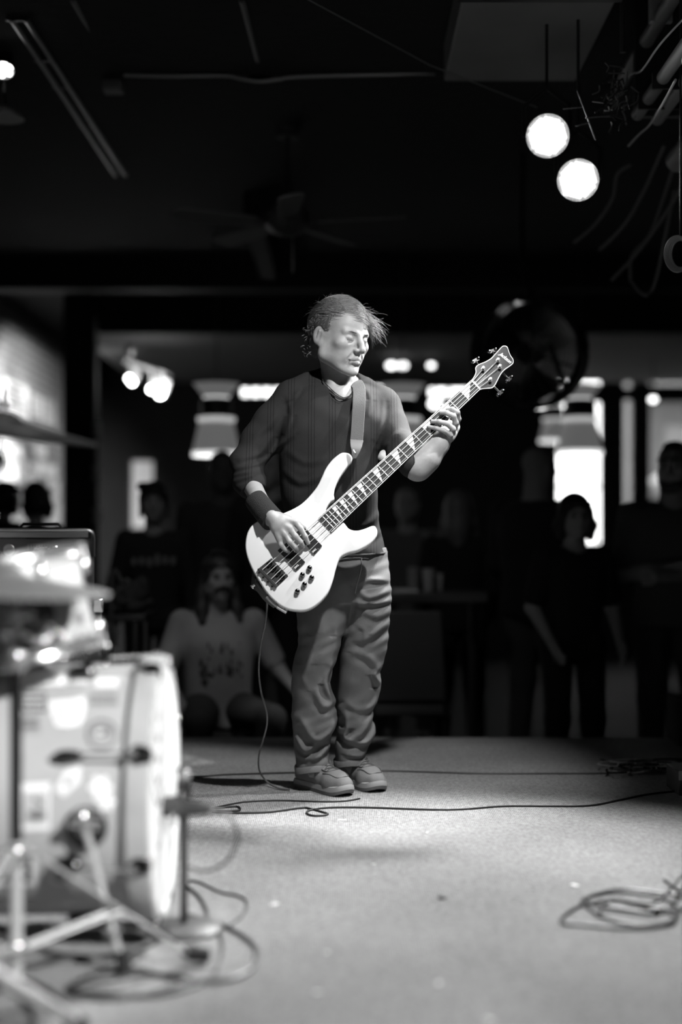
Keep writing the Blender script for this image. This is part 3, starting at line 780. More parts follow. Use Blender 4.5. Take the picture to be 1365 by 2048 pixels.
body.chain([P(893, 862, 4.90), B(893, 838, -.042), B(889, 818, -.040), B(888, 809, -.026)], [.016, .0125, .0105, .009], .010)
bo = body.build('body', SKIN, man); del body
# eyebrows and lashes
BROW = mat('brow_hair', .2, .8)
for q in (-1, 1):
    MB().tube([hp(q * .048, -.0750, .015), hp(q * .034, -.0858, .0195), hp(q * .017, -.0912, .0165)], [.0014 * HS, .0030 * HS, .0026 * HS], 6, flat=.8).build('eyebrow', BROW, bo)
    MB().tube([hp(q * .044, -.080, -.0075), hp(q * .036, -.0855, -.0098), hp(q * .027, -.0868, -.0100), hp(q * .0195, -.0845, -.0075)], .00075, 5).build('eyelashes', mat('lash', .03, .8), bo)
MB().tube(crom([hp(-.027, -.0845, -.0735), hp(-.012, -.0945, -.0680), hp(0, -.0968, -.0670), hp(.012, -.0945, -.0680), hp(.027, -.0845, -.0735)], 4), .0008, 5).build('mouth_line', mat('lip_line', .10, .7), bo)
# fingernails on the plucking hand
for p, d_ in ((G(616, 1087, .0275), 1), (G(605, 1092, .0290), 1)):
    MB().ball(p, .0042, 8, (1, .35, 1.2)).build('fingernail', mat('nail', .6, .3), bo)

# ---- hair
HAIR = mat('fair_brown_hair', .09, .7, spec=.2)
hf = Field(tuple(np.array(HC) - .17), tuple(np.array(HC) + .17), .0034)
hf.ell(hp(0, .024, .034), [q * HS for q in (.080, .102, .091)], HM); hf.ell(hp(0, -.020, .040), [q * HS for q in (.068, .064, .067)], HM, .02)
hf.ell(hp(0, .062, -.03), [q * HS for q in (.062, .055, .052)], HM, .02)
Mi = np.array(HM.inverted())
def cut(g, X, Y, Z):
    p = [(X - HC.x) / HS, (Y - HC.y) / HS, (Z - HC.z) / HS]
    x, y, z = [Mi[i][0] * p[0] + Mi[i][1] * p[1] + Mi[i][2] * p[2] for i in range(3)]
    st_ = (np.sin(x * 260 + y * 40) * .0012 + np.sin(x * 560 - z * 90) * .0006) * HS
    g = g + st_
    front = -(z - .074 + np.maximum(0, -(y + .058)) * .0 + 1.25 * (np.maximum(y + .058, 0)) - .35 * np.abs(x) * (y < -.02)) 
    side = -(z + .020 + np.maximum(0, y - .0) * .9) 
    sb = np.maximum(side, -(y + .022))          # sideburn strip in front of the ear
    lim = np.minimum(front, np.maximum(sb, -(y + .020)))
    return np.maximum(g, lim * .8 * HS)
hf.fn(cut, tuple(np.array(HC) - .17), tuple(np.array(HC) + .17))
for q in (-1, 1):
    hf.ell(hp(q * .078, .016, -.008), [q2 * HS for q2 in (.020, .021, .030)], HM, .004, 'sub')
hair = hf.build('hair', HAIR, man); del hf
rs = random.Random(3); hs_ = MB()
HMi = HM.inverted()
EC = Vector((0, .024, .036)); ER = (.0815, .1095, .0925)
def flow(x, y, d, L, n=7, lift0=.0005, lift1=.004, leave=None, out=None, r=.0006, wob=.15, z=None):
    """a strand combed over the scalp ellipsoid; beyond 'leave' it flies free along 'out'"""
    if z is None:
        v = 1 - ((x - EC.x) / ER[0]) ** 2 - ((y - EC.y) / ER[1]) ** 2
        if v < .02: return
        p = Vector((x, y, EC.z + ER[2] * math.sqrt(v)))
    else:
        p = Vector((x, y, z))
    d = Vector(d).normalized(); pts = []; free = False
    wv = Vector((rs.uniform(-wob, wob), rs.uniform(-wob, wob), 0))
    for i in range(n + 1):
        t = i / n; q = p - EC; k = math.sqrt((q.x / ER[0]) ** 2 + (q.y / ER[1]) ** 2 + (q.z / ER[2]) ** 2)
        if not free:
            p = EC + q / k * (1 + 0)
            nn = Vector((q.x / ER[0] ** 2, q.y / ER[1] ** 2, q.z / ER[2] ** 2)).normalized()
            pts.append(hp(*(p + nn * lerp(lift0, lift1, t))))
            if leave is not None and p.x > leave: free = True; o = Vector(out).normalized()
            dd = (d + wv); dd = (dd - nn * dd.dot(nn)).normalized(); p = p + dd * L / n
        else:
            o = (o + Vector((rs.uniform(-.25, .25), rs.uniform(-.25, .25), rs.uniform(-.32, .12)))).normalized()
            p = p + o * L / n; pts.append(hp(*(p + nn * lift1)))
    hs_.tube(pts, [r * (1 - .75 * i / n) + .00012 for i in range(n + 1)], 3)
for i in range(2600):  # top brushed across to the far side, the tips blown free
    x, y = rs.uniform(-.045, .070), rs.uniform(-.080, .075)
    flow(x, y, (1, -.35 + y * 3, .0), rs.uniform(.05, .10), 8, .0004, rs.uniform(.002, .012), leave=rs.uniform(.045, .078), out=(1, -.15 + rs.uniform(-.25, .25), rs.uniform(-.75, .25)), wob=.13, r=.00055)
for i in range(160):   # light fringe hanging over the far temple
    x, y = rs.uniform(.015, .066), rs.uniform(-.082, -.058)
    flow(x, y, (.5, -1, 0), rs.uniform(.035, .06), 7, .001, .006, leave=.058, out=(.35, -.35, -1), wob=.3)
for i in range(1500):   # short sides combed back
    q = rs.uniform(0, 1); y = rs.uniform(-.06, .115); x = -rs.uniform(.02, .080)
    flow(x, y, (-.45, 1, 0), rs.uniform(.02, .04), 4, .0003, .0018, wob=.15)
for i in range(700):   # clipped hair above and behind the ear
    y, z = rs.uniform(-.030, .118), rs.uniform(-.045, .06)
    if z < -.012 - .9 * max(0, y) * .6 + (.02 if y < .0 else 0) or (abs(y - .016) < .026 and z < .030): continue
    v = 1 - ((y - EC.y) / ER[1]) ** 2 - ((z - EC.z) / ER[2]) ** 2
    if v < .03: continue
    flow(-ER[0] * math.sqrt(v), y, (-.1, 1, -.75), rs.uniform(.012, .026), 3, .0, .001, wob=.12, r=.0005, z=z)
for i in range(110):   # flyaways along the crown
    x, y = rs.uniform(-.075, .05), rs.uniform(-.05, .11)
    flow(x, y, (rs.uniform(-1, 1), rs.uniform(-1, 1), 0), rs.uniform(.012, .030), 4, .0, rs.uniform(.006, .018), r=.00038, wob=.9)
for i in range(24):    # curls behind the ear
    a = hp(-.080 + rs.uniform(-.004, .006), rs.uniform(.035, .085), rs.uniform(-.07, .02)); b = HM @ Vector((-.7, rs.uniform(-.2, .8), rs.uniform(-.6, .6)))
    L_ = rs.uniform(.008, .022); c = HM @ Vector((rs.uniform(-.5, .9), rs.uniform(-.5, .5), rs.uniform(-1, .2)))
    hs_.tube([a, a + b * L_ * .5, a + b * L_ * .8 + c * L_ * .4, a + b * L_ * .6 + c * L_ * .9], [.0007, .0006, .0005, .0003], 3)
hs_.build('loose_strands', mat('fair_hair_strand', .27, .45, spec=.5), hair, angle=180, kind='stuff')

# ---- shirt
def shirt_mat():
    m = mat('dark_knit_shirt', .03, .9, spec=.25); nt = m.node_tree; N = nt.nodes; L = nt.links; b = N['Principled BSDF']
    tc = N.new('ShaderNodeTexCoord'); sx = N.new('ShaderNodeSeparateXYZ'); L.new(tc.outputs['Object'], sx.inputs[0])
    def mth(op, a, bb, c=None):
        q = N.new('ShaderNodeMath'); q.operation = op
        for i, v in enumerate((a, bb, c)):
            if v is None: continue
            if isinstance(v, (int, float)): q.inputs[i].default_value = v
            else: L.new(v, q.inputs[i])
        return q.outputs[0]
    x = mth('MULTIPLY_ADD', sx.outputs[0], 1 / .072, 10.35); fr = mth('FRACT', x, None)
    tri = mth('MULTIPLY', fr, 3 / .42); f2 = mth('FRACT', tri, None); band = mth('LESS_THAN', fr, .42)
    line = mth('LESS_THAN', mth('ABSOLUTE', mth('SUBTRACT', f2, .5), None), .16); msk = mth('MULTIPLY', line, band)
    n = N.new('ShaderNodeTexNoise'); n.inputs['Scale'].default_value = 500; L.new(tc.outputs['Object'], n.inputs['Vector'])
    h = mth('MULTIPLY_ADD', msk, -1.0, mth('MULTIPLY', n.outputs['Fac'], .5))
    bp = N.new('ShaderNodeBump'); bp.inputs['Strength'].default_value = .6; bp.inputs['Distance'].default_value = .002; L.new(h, bp.inputs['Height']); L.new(bp.outputs[0], b.inputs['Normal'])
    col = mth('MULTIPLY_ADD', msk, -.010, .021); L.new(col, b.inputs['Base Color'])
    return m
SHIRT = shirt_mat()
sf = Field((-.47, 4.72, .80), (.36, 5.30, 1.52), .0042)
sf.loft(rows_px(TORSO), .02, p=2.3)
sf.cone(P(650, 762, 5.06), P(590, 789, 5.045), .050, .058, .035); sf.cone(P(712, 770, 5.06), P(762, 804, 5.045), .044, .056, .035)
sf.chain([P(577, 808, 5.04), P(545, 845, 5.03), P(517, 885, 5.02), P(494, 926, 4.99), P(498, 960, 4.95), P(504, 974, 4.925)], [.067, .061, .060, .056, .052, .047], .025)
sf.chain([P(770, 818, 5.035), P(784, 858, 5.0), P(806, 900, 4.935), P(824, 930, 4.885)], [.063, .058, .052, .048], .025)
# folds of the pushed up sleeve, armpit and waist
SFD = [([(540, 872), (520, 905), (482, 918)], .006, .010), ([(552, 895), (522, 925), (470, 938)], .007, .009), ([(545, 915), (515, 940), (468, 950)], .006, .008), ([(528, 940), (505, 952), (470, 962)], .005, .007),
       ([(575, 790), (582, 830), (572, 868)], .004, .008), ([(585, 868), (560, 890), (548, 905)], .007, .010), ([(556, 820), (536, 850), (510, 868)], .004, .012),
       ([(768, 800), (764, 840), (752, 880)], .004, .008), ([(800, 862), (778, 882), (762, 900)], .006, .009), ([(812, 880), (790, 905), (772, 915)], .005, .009), ([(745, 870), (728, 905), (705, 930)], .004, .014),
       ([(764, 1020), (735, 1050), (700, 1062)], .006, .012), ([(766, 1060), (735, 1080), (690, 1092)], .005, .010), ([(575, 900), (610, 925), (650, 920)], .003, .012), ([(570, 940), (600, 965), (640, 955)], .004, .012), ([(735, 775), (742, 800), (736, 830)], .004, .008), ([(600, 770), (590, 790), (570, 800)], .004, .007)]
for pts, a, w in SFD: sf.fold(crom([P(x, y, 4.93) for x, y in pts], 3), a, w, ymax=5.04)
# neck opening, cuffs and hem cut clean
sf.cone(P(681, 700, 5.02), P(681, 776, 5.01), .066, .066, .004, 'sub'); sf.cone(P(683, 778, 4.985), P(686, 786, 4.90), .066, .026, .004, 'sub')
c_ = P(504, 976, 4.92); dcf = Vector((.32, -.42, -.85)).normalized(); sf.ell(c_ + dcf * .075, (.075, .075, .075), None, .004, 'sub')
c_ = P(824, 930, 4.885); dcf = Vector((.55, -.35, -.45)).normalized(); sf.ell(c_ + dcf * .10 , (.085, .085, .085), None, .004, 'sub')
def wr(g, X, Y, Z):
    return g + (.0016 * np.sin(26 * X + 38 * Z + 2 * np.sin(14 * Z + 9 * X)) + .0009 * np.sin(70 * Z - 40 * X + 2 * np.sin(31 * X)))
sf.fn(wr, (-.47, 4.72, .80), (.36, 5.30, 1.52))
shirt = sf.build('shirt', SHIRT, man); del sf
MB().tube(crom([P(644, 752, 5.03), P(650, 768, 4.985), P(664, 785, 4.945), P(684, 797, 4.925), P(702, 793, 4.935), P(713, 778, 4.97), P(714, 764, 5.03), P(700, 748, 5.09), P(660, 744, 5.095)], 5, True), .0075, 10, True, flat=.55).build('collar', mat('knit_rib', .035, .9), shirt)
MB().tube([P(584, 1107, 4.95), P(610, 1110, 4.912), P(680, 1111, 4.907), P(740, 1109, 4.925), P(768, 1106, 4.98), P(775, 1104, 5.04)], .003, 6).build('hem', mat('knit_rib', .035, .9), shirt)
MB().tube(crom([P(640, 752, 5.02), P(650, 765, 4.965), P(668, 783, 4.93), P(682, 793, 4.916), P(693, 795, 4.914), P(704, 786, 4.925), P(712, 768, 4.97)], 5), .0016, 6).build('necklace', mat('black_cord', .01, .6), man)
wb_ = [P(510, 998, 4.838), P(518, 1008, 4.823), P(528, 1020, 4.803), P(538, 1032, 4.78), P(546, 1041, 4.765)]
MB().tube(crom(wb_, 4), [.0375 + .0030 * i / 16 + (.0012 if 1 < i < 15 else 0) for i in range(17)], 28).build('wristband', mat('black_terry', .022, .95, bump=(350, 1, .004)), man, angle=70)

# ---- jeans
def jeans_mat():
    m = mat('faded_denim', .12, .85, noise=(7, .085, .15), bump=(420, .5, .002), spec=.25); return m
JEANS = jeans_mat()
LEG1 = [(1095, 588, 716, 5.03, .10), (1180, 590, 712, 5.03, .105), (1248, 595, 694, 5.03, .098), (1285, 597, 684, 5.035, .092), (1324, 586, 673, 5.04, .088), (1350, 584, 660, 5.05, .084), (1377, 584, 662, 5.06, .080), (1403, 584, 670, 5.075, .080),
        (1430, 584, 675, 5.09, .080), (1456, 585, 672, 5.10, .078), (1477, 587, 663, 5.11, .074), (1495, 589, 659, 5.12, .072), (1527, 591, 661, 5.13, .074), (1541, 592, 661, 5.13, .074)]
LEG2 = [(1095, 672, 773, 5.05, .10), (1166, 686, 781, 5.06, .105), (1226, 688, 782, 5.07, .098), (1279, 684, 777, 5.09, .092), (1319, 680, 769, 5.11, .088), (1358, 677, 760, 5.13, .084), (1385, 675, 757, 5.15, .080), (1411, 674, 750, 5.16, .078),
        (1432, 674, 746, 5.17, .078), (1453, 674, 752, 5.18, .078), (1477, 672, 747, 5.19, .076), (1501, 670, 733, 5.20, .072), (1529, 670, 730, 5.21, .072)]
jf = Field((-.24, 4.86, .04), (.24, 5.34, .94), .0042)
jf.loft(rows_px([(1098, 590, 770, 5.04, .112), (1150, 588, 778, 5.04, .118), (1205, 590, 781, 5.05, .112)]), .03, p=2.3)
jf.loft(rows_px(LEG1), .012, p=2.2); jf.loft(rows_px(LEG2), .012, p=2.2)
C7 = lambda x, y: (500 + x * .2637, 1100 + y * .2637)
def foldc(cr, d, amp, w, gr=.6): jf.fold(crom([P(*C7(*c), d) for c in cr], 3), amp, w, ymax=d + .10, groove=gr)
# left-hand leg in the picture: long drape, knee break and stacked hem folds
for c, a, w, g in [([(640, 840), (585, 950), (580, 1040), (640, 1150)], .010, .010, .5), ([(500, 1060), (560, 1180), (645, 1160)], .009, .012, .7), ([(400, 1340), (490, 1440), (610, 1390), (655, 1300)], .012, .011, .9), ([(355, 1440), (420, 1530), (510, 1465), (600, 1450)], .013, .010, .9),
                   ([(440, 1620), (540, 1570), (605, 1500)], .009, .009, .8), ([(390, 1280), (450, 1370), (480, 1420)], .007, .010, .5), ([(400, 700), (440, 850), (410, 1000)], .006, .016, .4), ([(650, 560), (660, 700), (610, 850)], .006, .012, .6),
                   ([(540, 480), (560, 640), (520, 800)], .006, .022, .4), ([(330, 900), (400, 960), (460, 1060)], .004, .012, .5), ([(345, 1560), (420, 1590), (520, 1560)], .006, .008, .8)]: foldc(c, 5.03, a, w, g)
# right-hand leg: hip creases, knee and hem
for c, a, w, g in [([(820, 250), (900, 215), (1040, 225)], .007, .010, .8), ([(830, 300), (900, 350), (1050, 300)], .007, .010, .8), ([(810, 380), (900, 400), (1060, 370)], .006, .009, .8), ([(850, 450), (960, 490), (1065, 450)], .006, .012, .7),
                   ([(850, 680), (900, 650), (1030, 540)], .009, .013, .9), ([(800, 760), (900, 800), (985, 900)], .008, .014, .8), ([(950, 940), (985, 1040), (960, 1150), (880, 1230)], .010, .012, .8), ([(985, 870), (950, 940), (985, 1000)], .008, .009, .6),
                   ([(730, 1440), (840, 1400), (950, 1230)], .012, .012, 1.0), ([(730, 1250), (735, 1360), (722, 1435), (880, 1470), (950, 1410)], .011, .010, .9), ([(740, 1560), (850, 1575), (890, 1530)], .009, .009, .9), ([(830, 560), (870, 600), (860, 690)], .006, .010, .5), ([(740, 1150), (800, 1200), (900, 1190)], .005, .011, .6)]: foldc(c, 5.10, a, w, g)
foldc([(850, 60), (845, 150), (815, 260), (800, 420), (770, 560)], 5.0, -.004, .006, 0); foldc([(838, 70), (830, 150), (800, 260)], 5.0, .003, .006, 0)
def wj(g, X, Y, Z):
    low = np.clip((.62 - Z) / .5, 0, 1)
    return g + (.0008 + .0014 * low) * np.sin(46 * Z + 20 * X + 2.2 * np.sin(17 * X + 11 * Z) + 9 * Y) + .0010 * np.sin(95 * Z - 60 * X + 3 * np.sin(23 * Z))
jf.fn(wj, (-.24, 4.86, .04), (.24, 5.34, .94))
jeans = jf.build('jeans', JEANS, man); del jf
for row, tx in ((LEG1[-1], .10), (LEG2[-1], .08)):
    a_, b_ = P(row[1], row[0], row[3]), P(row[2], row[0], row[3]); c_ = (a_ + b_) / 2; rx = (b_.x - a_.x) / 2; rg_ = MB(); n_ = 40; vs = []
    for k in range(n_):
        q = 2 * math.pi * k / n_; e = Vector((math.cos(q), math.sin(q), 0)); zz = tx * math.cos(q) * rx + .003 * math.sin(3 * q)
        for rr, h in ((-.002, -.012), (.004, -.011), (.0055, .008), (.003, .012), (-.006, .010), (-.006, -.010)):
            vs.append(c_ + Vector((e.x * (rx + rr), e.y * (row[4] + rr), zz + h + .013)))
    rg_.add(vs, [(k * 6 + i, k * 6 + (i + 1) % 6, ((k + 1) % n_) * 6 + (i + 1) % 6, ((k + 1) % n_) * 6 + i) for k in range(n_) for i in range(6)])
    rg_.build('turned_hem', mat('hem_denim', .15, .85, bump=(420, .5, .002)), jeans)
MB().tube(crom([P(*C7(850, 60), 4.925), P(*C7(845, 150), 4.925), P(*C7(815, 260), 4.925), P(*C7(800, 330), 4.93)], 4), .0012, 5).build('fly_seam', mat('denim_thread', .3, .8), jeans)

# ---- sneakers
NUB = mat('worn_suede', .17, .8, noise=(14, .13, .20), bump=(200, .3, .002)); NUBD = mat('dark_suede', .07, .8)
MIDS = mat('midsole_rubber', .30, .6); OUTS = mat('outsole_rubber', .15, .7)
def sneaker(heel, toe, label):
    f = (Vector(toe) - Vector(heel)); L = f.length; f.normalize(); s = Vector((-f.y, f.x, 0)); u = Vector((0, 0, 1)); s = u.cross(f)
    Q = lambda x, y, z: Vector(heel) + f * (x * L) + s * y + u * z
    out = [(0.0, 0), (.02, .026), (.10, .036), (.30, .037), (.50, .041), (.70, .050), (.86, .046), (.95, .030), (1.0, 0), (.96, -.034), (.86, -.047), (.70, -.049), (.50, -.041), (.30, -.036), (.10, -.036), (.02, -.026)]
    o2 = crom([(a, b, 0) for a, b in out], 3, True); n = len(o2)
    R = Matrix((f, s, u)).transposed()
    fd = Field(tuple(np.array(heel) - np.array((.30, .36, .02))), tuple(np.array(heel) + np.array((.36, .12, .15))), .0034)
    fd.chain([Q(.12, 0, .050), Q(.35, 0, .055), Q(.55, 0, .048), Q(.72, .001, .040), Q(.87, 0, .034)], [.036, .038, .040, .041, .037], .02)
    fd.cone(Q(.74, .012, .034), Q(.74, -.012, .034), .037, .037, .02)
    fd.cone(Q(.17, 0, .06), Q(.20, 0, .112), .036, .040, .02); fd.cone(Q(.22, 0, .10), Q(.48, 0, .072), .036, .028, .03)
    fd.cone(Q(.2, 0, .135), Q(.2, 0, .108), .032, .030, .004, 'sub')
    def cutz(g, X, Y, Z): return np.maximum(g, .026 - Z)
    fd.fn(cutz, tuple(np.array(heel) - 1), tuple(np.array(heel) + 1))
    up = fd.build('sneaker', NUB, man, label=label)
    def layer(h0, h1, k0, k1, nm, mt):
        mb = MB(); rows = []
        for h, kk in ((h0, k0), ((h0 + h1) / 2, (k0 + k1) / 2 + .012), (h1, k1)):
            tr_ = lambda x: .014 * max(0, (x - .80) / .2) ** 2
            rows.append([Q(.5 + (p.x - .5) * kk, p.y * kk, h + tr_(p.x)) for p in o2])
        mb.add([v for r_ in rows for v in r_], [(j * n + i, j * n + (i + 1) % n, (j + 1) * n + (i + 1) % n, (j + 1) * n + i) for j in range(2) for i in range(n)] + [tuple(range(n)), tuple(2 * n + i for i in range(n))])
        return mb.build(nm, mt, up, angle=50)
    layer(.0, .012, .97, 1.0, 'outsole', OUTS); layer(.0125, .030, 1.01, .985, 'midsole', MIDS)
    def W(x, y, e=.0):
        q = Q(x, y, 0); return Vector((q.x, q.y, float(fd.top(q.x, q.y)) + max(e, 0) * .3 + .0008))
    st_ = mat('seam_thread', .5, .8)
    MB().tube(crom([W(.42, -.030), W(.56, -.030), W(.70, -.026), W(.75, 0), W(.70, .026), W(.56, .030), W(.42, .030)], 4), .0022, 6).build('eyestay_seam', NUBD, up)
    MB().tube(crom([W(.64, -.036), W(.76, -.034), W(.87, -.024), W(.92, 0), W(.87, .024), W(.76, .034), W(.64, .036)], 4), .0018, 6).build('toe_seam', NUBD, up)
    for i in range(4):
        x = .46 + .056 * i
        MB().tube(crom([W(x, -.022, .001), W(x + .02, -.008, .006), W(x + .035, .010, .006), W(x + .05, .022, .001)], 3), .0021, 6).build('lace', NUBD, up)
        MB().tube(crom([W(x + .05, -.022, .001), W(x + .035, -.008, .005), W(x + .02, .010, .005), W(x, .022, .001)], 3), .0021, 6).build('lace', NUBD, up)
    for sy in (-1, 1):
        MB().tube(crom([W(.47, 0, .012), W(.46, sy * .018, .02), W(.54, sy * .030, .012), W(.50, sy * .010, .016)], 4), .0019, 6).build('lace_bow', NUBD, up)
        MB().tube([W(.26, sy * .030), W(.40, sy * .031), W(.52, sy * .033)], .0022, 6).build('collar_seam', st_, up)
    return up
sneaker(FL(598, 1570), FL(700, 1594), 'front sneaker with pale midsole')
sneaker(FL(682, 1560), FL(763, 1586), 'rear sneaker partly behind the front one')
# ================================================================ DRUM KIT
DW = mat('drum_wrap', .42, .35, noise=(5, .38, .46), coat=.3)
DWH = mat('hoop_wood', .38, .35, noise=(8, .33, .44), coat=.3)
LUGD = mat('dark_lug_metal', .10, .2, 1.0)
BY, BZ, BR = 3.25, .335, .282
bdr = thing('bass_drum', 'large sticker covered bass drum lying on its side at the kit front', 'bass drum', (-.62, BY, 0))
MB().lathe([(BR, -.95), (BR, -.452), (BR - .008, -.452), (BR - .008, -.95)], (0, BY, BZ), (1, 0, 0), 72, closed=True).build('shell', DW, bdr)
for x0, x1 in ((-.452, -.400), (-1.0, -.95)):
    MB().lathe([(BR + .004, x0), (BR + .020, x0 + .003), (BR + .021, x0 + .02), (BR + .020, x1 - .003), (BR + .015, x1), (BR + .002, x1), (BR + .002, x0)], (0, BY, BZ), (1, 0, 0), 72, closed=True).build('hoop', DWH, bdr)
def head_mat():
    m = mat('printed_drum_head', .7, .45); nt = m.node_tree; N = nt.nodes; L = nt.links; b = N['Principled BSDF']
    tc = N.new('ShaderNodeTexCoord'); mp = N.new('ShaderNodeMapping'); mp.inputs['Location'].default_value = (0, .10, -.34); mp.inputs['Scale'].default_value = (0, 1, .62)
    w = N.new('ShaderNodeTexWave'); w.wave_type = 'RINGS'; w.rings_direction = 'X'; w.inputs['Scale'].default_value = 11; w.inputs['Distortion'].default_value = 1.2; w.inputs['Detail Scale'].default_value = 1.5
    L.new(tc.outputs['Object'], mp.inputs[0]); L.new(mp.outputs[0], w.inputs['Vector'])
    cr = N.new('ShaderNodeValToRGB'); e = cr.color_ramp.elements; e[0].position = .12; e[0].color = (.07, .07, .07, 1); e[1].position = .3; e[1].color = (.72, .72, .72, 1)
    L.new(w.outputs['Fac'], cr.inputs[0])
    ln = N.new('ShaderNodeVectorMath'); ln.operation = 'LENGTH'; L.new(mp.outputs[0], ln.inputs[0])
    lt = N.new('ShaderNodeMath'); lt.operation = 'LESS_THAN'; lt.inputs[1].default_value = .17; L.new(ln.outputs['Value'], lt.inputs[0])
    mx = N.new('ShaderNodeMix'); mx.data_type = 'RGBA'; L.new(lt.outputs[0], mx.inputs[0]); mx.inputs[6].default_value = (.72, .72, .72, 1); L.new(cr.outputs[0], mx.inputs[7]); L.new(mx.outputs[2], b.inputs['Base Color'])
    return m
MB().lathe([(BR + .003, -.404), (BR - .004, -.400), (BR - .01, -.406), (.02, -.4075), (0, -.4075)], (0, BY, BZ), (1, 0, 0), 72).build('drum_head', head_mat(), bdr)
pc = Vector((-.4068, BY - .10, BZ - .05))
MB().lathe([(0, .0006), (.062, .0006)], pc, (1, 0, 0), 32).build('port_dark_disc', mat('port_dark', .008, .9), bdr)  # black disc for the darkness inside the port, no opening is cut
MB().lathe([(.060, 0), (.062, .003), (.068, .003), (.070, 0)], pc, (1, 0, 0), 32).build('port_ring', BLACKP, bdr)
for k in range(8):
    a = math.radians(22.5 + 45 * k); n_ = Vector((0, math.cos(a), math.sin(a))); t_ = Vector((0, -math.sin(a), math.cos(a)))
    R = Matrix((Vector((1, 0, 0)), t_, n_)).transposed(); c = Vector((0, BY, BZ)) + n_ * (BR + .024)
    cl = MB(); cl.add([c + Vector((x, 0, 0)) + t_ * w + n_ * h for x, w, h in ((-.455, .0, .004), (-.43, .024, .0), (-.400, .018, .0), (-.396, .012, -.025), (-.396, -.012, -.025), (-.400, -.018, 0), (-.43, -.024, 0), (-.425, 0, .014), (-.398, 0, .01))],
                     [(0, 1, 7), (1, 2, 8, 7), (2, 3, 4, 5, 8), (5, 6, 7, 8), (6, 0, 7), (0, 6, 5, 4, 3, 2, 1)])
    clo = cl.build('claw', LUGD, bdr, bevel=.003)
    r_ = MB(); r_.cyl(c + Vector((-.435, 0, 0)) + n_ * .012, c + Vector((-.555, 0, 0)) + n_ * .004, .0035, 8); r_.cyl(c + Vector((-.425, 0, 0)) + n_ * .012, c + Vector((-.445, 0, 0)) + n_ * .011, .008, 10)
    r_.build('tension_rod', CHROME, bdr)
    lg = MB(); lg.ball(c + Vector((-.572, 0, 0)) - n_ * .012, .014, 12, (2.4, 1, 1.3), R); lg.cyl(c + Vector((-.546, 0, 0)) + n_ * .004, c + Vector((-.57, 0, 0)) + n_ * .004, .008, 10)
    lg.build('lug', LUGD, bdr)
def shell_pt(px, py, lift=.0015):
    o = Vector((0, 0, CZ)); d = P(px, py, 1) - o; R = BR + lift
    A = d.y ** 2 + d.z ** 2; Bq = 2 * (d.y * (o.y - BY) + d.z * (o.z - BZ)); Cq = (o.y - BY) ** 2 + (o.z - BZ) ** 2 - R * R
    D = Bq * Bq - 4 * A * Cq
    t = (-Bq - math.sqrt(max(D, 0))) / (2 * A); return o + d * t
def sticker(out, v, nm='sticker', parent=bdr, lift=.0012, pt=shell_pt, mt=None, par2=None):
    n = len(out); cx = sum(a[0] for a in out) / n; cy = sum(a[1] for a in out) / n; vs = [pt(cx, cy, lift)]; K = 4
    for k in range(1, K + 1):
        for a, b in out: vs.append(pt(cx + (a - cx) * k / K, cy + (b - cy) * k / K, lift))
    fs = [(0, 1 + i, 1 + (i + 1) % n) for i in range(n)]
    for k in range(K - 1):
        for i in range(n): fs.append((1 + k * n + i, 1 + k * n + (i + 1) % n, 1 + (k + 1) * n + (i + 1) % n, 1 + (k + 1) * n + i))
    return MB().add(vs, fs).build(nm, mt or mat('sticker_%d' % int(v * 100), v, .5), par2 or parent)
def blob(cx, cy, rx, ry, n=16, wob=0.0, k=5, rot=0.0):
    o = []
    for i in range(n):
        q = 2 * math.pi * i / n; r = 1 + wob * math.cos(k * q); x, y = math.cos(q) * rx * r, math.sin(q) * ry * r
        o.append((cx + x * math.cos(rot) - y * math.sin(rot), cy + x * math.sin(rot) + y * math.cos(rot)))
    return o
def quad(x0, y0, x1, y1, sk=0, n=4):
    c = [(x0, y0), (x1, y0 + sk), (x1 + sk * .3, y1 + sk), (x0 + sk * .3, y1)]; o = []
    for i in range(4):
        for j in range(n): o.append((lerp(c[i][0], c[(i + 1) % 4][0], j / n), lerp(c[i][1], c[(i + 1) % 4][1], j / n)))
    return o
def lines_print(x0, y0, x1, y1, rows, v, par, seed=1):
    r = random.Random(seed)
    for k in range(rows):
        y = lerp(y0, y1, (k + .5) / rows); h = (y1 - y0) / rows * .32; x = x0
        while x < x1 - 3:
            w = r.uniform(3, 7); sticker(quad(x, y - h, min(x + w, x1), y + h, 0, 2), v, 'print', lift=.0022, par2=par); x += w + 2
s_ = sticker(quad(44, 1383, 92, 1423, 1), .06); lines_print(48, 1386, 89, 1420, 3, .55, s_, 1)
s_ = sticker(quad(38, 1430, 82, 1466, 1), .33); lines_print(42, 1434, 76, 1460, 2, .12, s_, 2)
s_ = sticker([(97, 1403), (120, 1400), (145, 1398), (170, 1392), (172, 1415), (166, 1438), (158, 1450), (135, 1454), (112, 1452), (104, 1432)], .85); sticker([(108, 1410), (140, 1406), (162, 1403), (158, 1438), (130, 1446), (112, 1442)], .62, 'print', lift=.002, par2=s_)
s_ = sticker(blob(204, 1468, 33, 31), .13); sticker(blob(204, 1468, 28, 26), .36, 'print', lift=.002, par2=s_); sticker(blob(204, 1462, 20, 11), .16, 'print', lift=.0028, par2=s_); sticker(blob(200, 1464, 8, 5), .7, 'print', lift=.0034, par2=s_)
s_ = sticker(blob(138, 1562, 34, 17, 24, .12, 5, -.9), .8); sticker(blob(138, 1562, 14, 5, 12, .2, 3, -.9), .3, 'print', lift=.002, par2=s_)
s_ = sticker(blob(201, 1575, 21, 23, 30, .22, 6), .85); sticker(blob(213, 1604, 17, 17, 30, .2, 6), .82, lift=.0018); sticker(blob(201, 1575, 6, 6), .5, 'print', lift=.002, par2=s_)
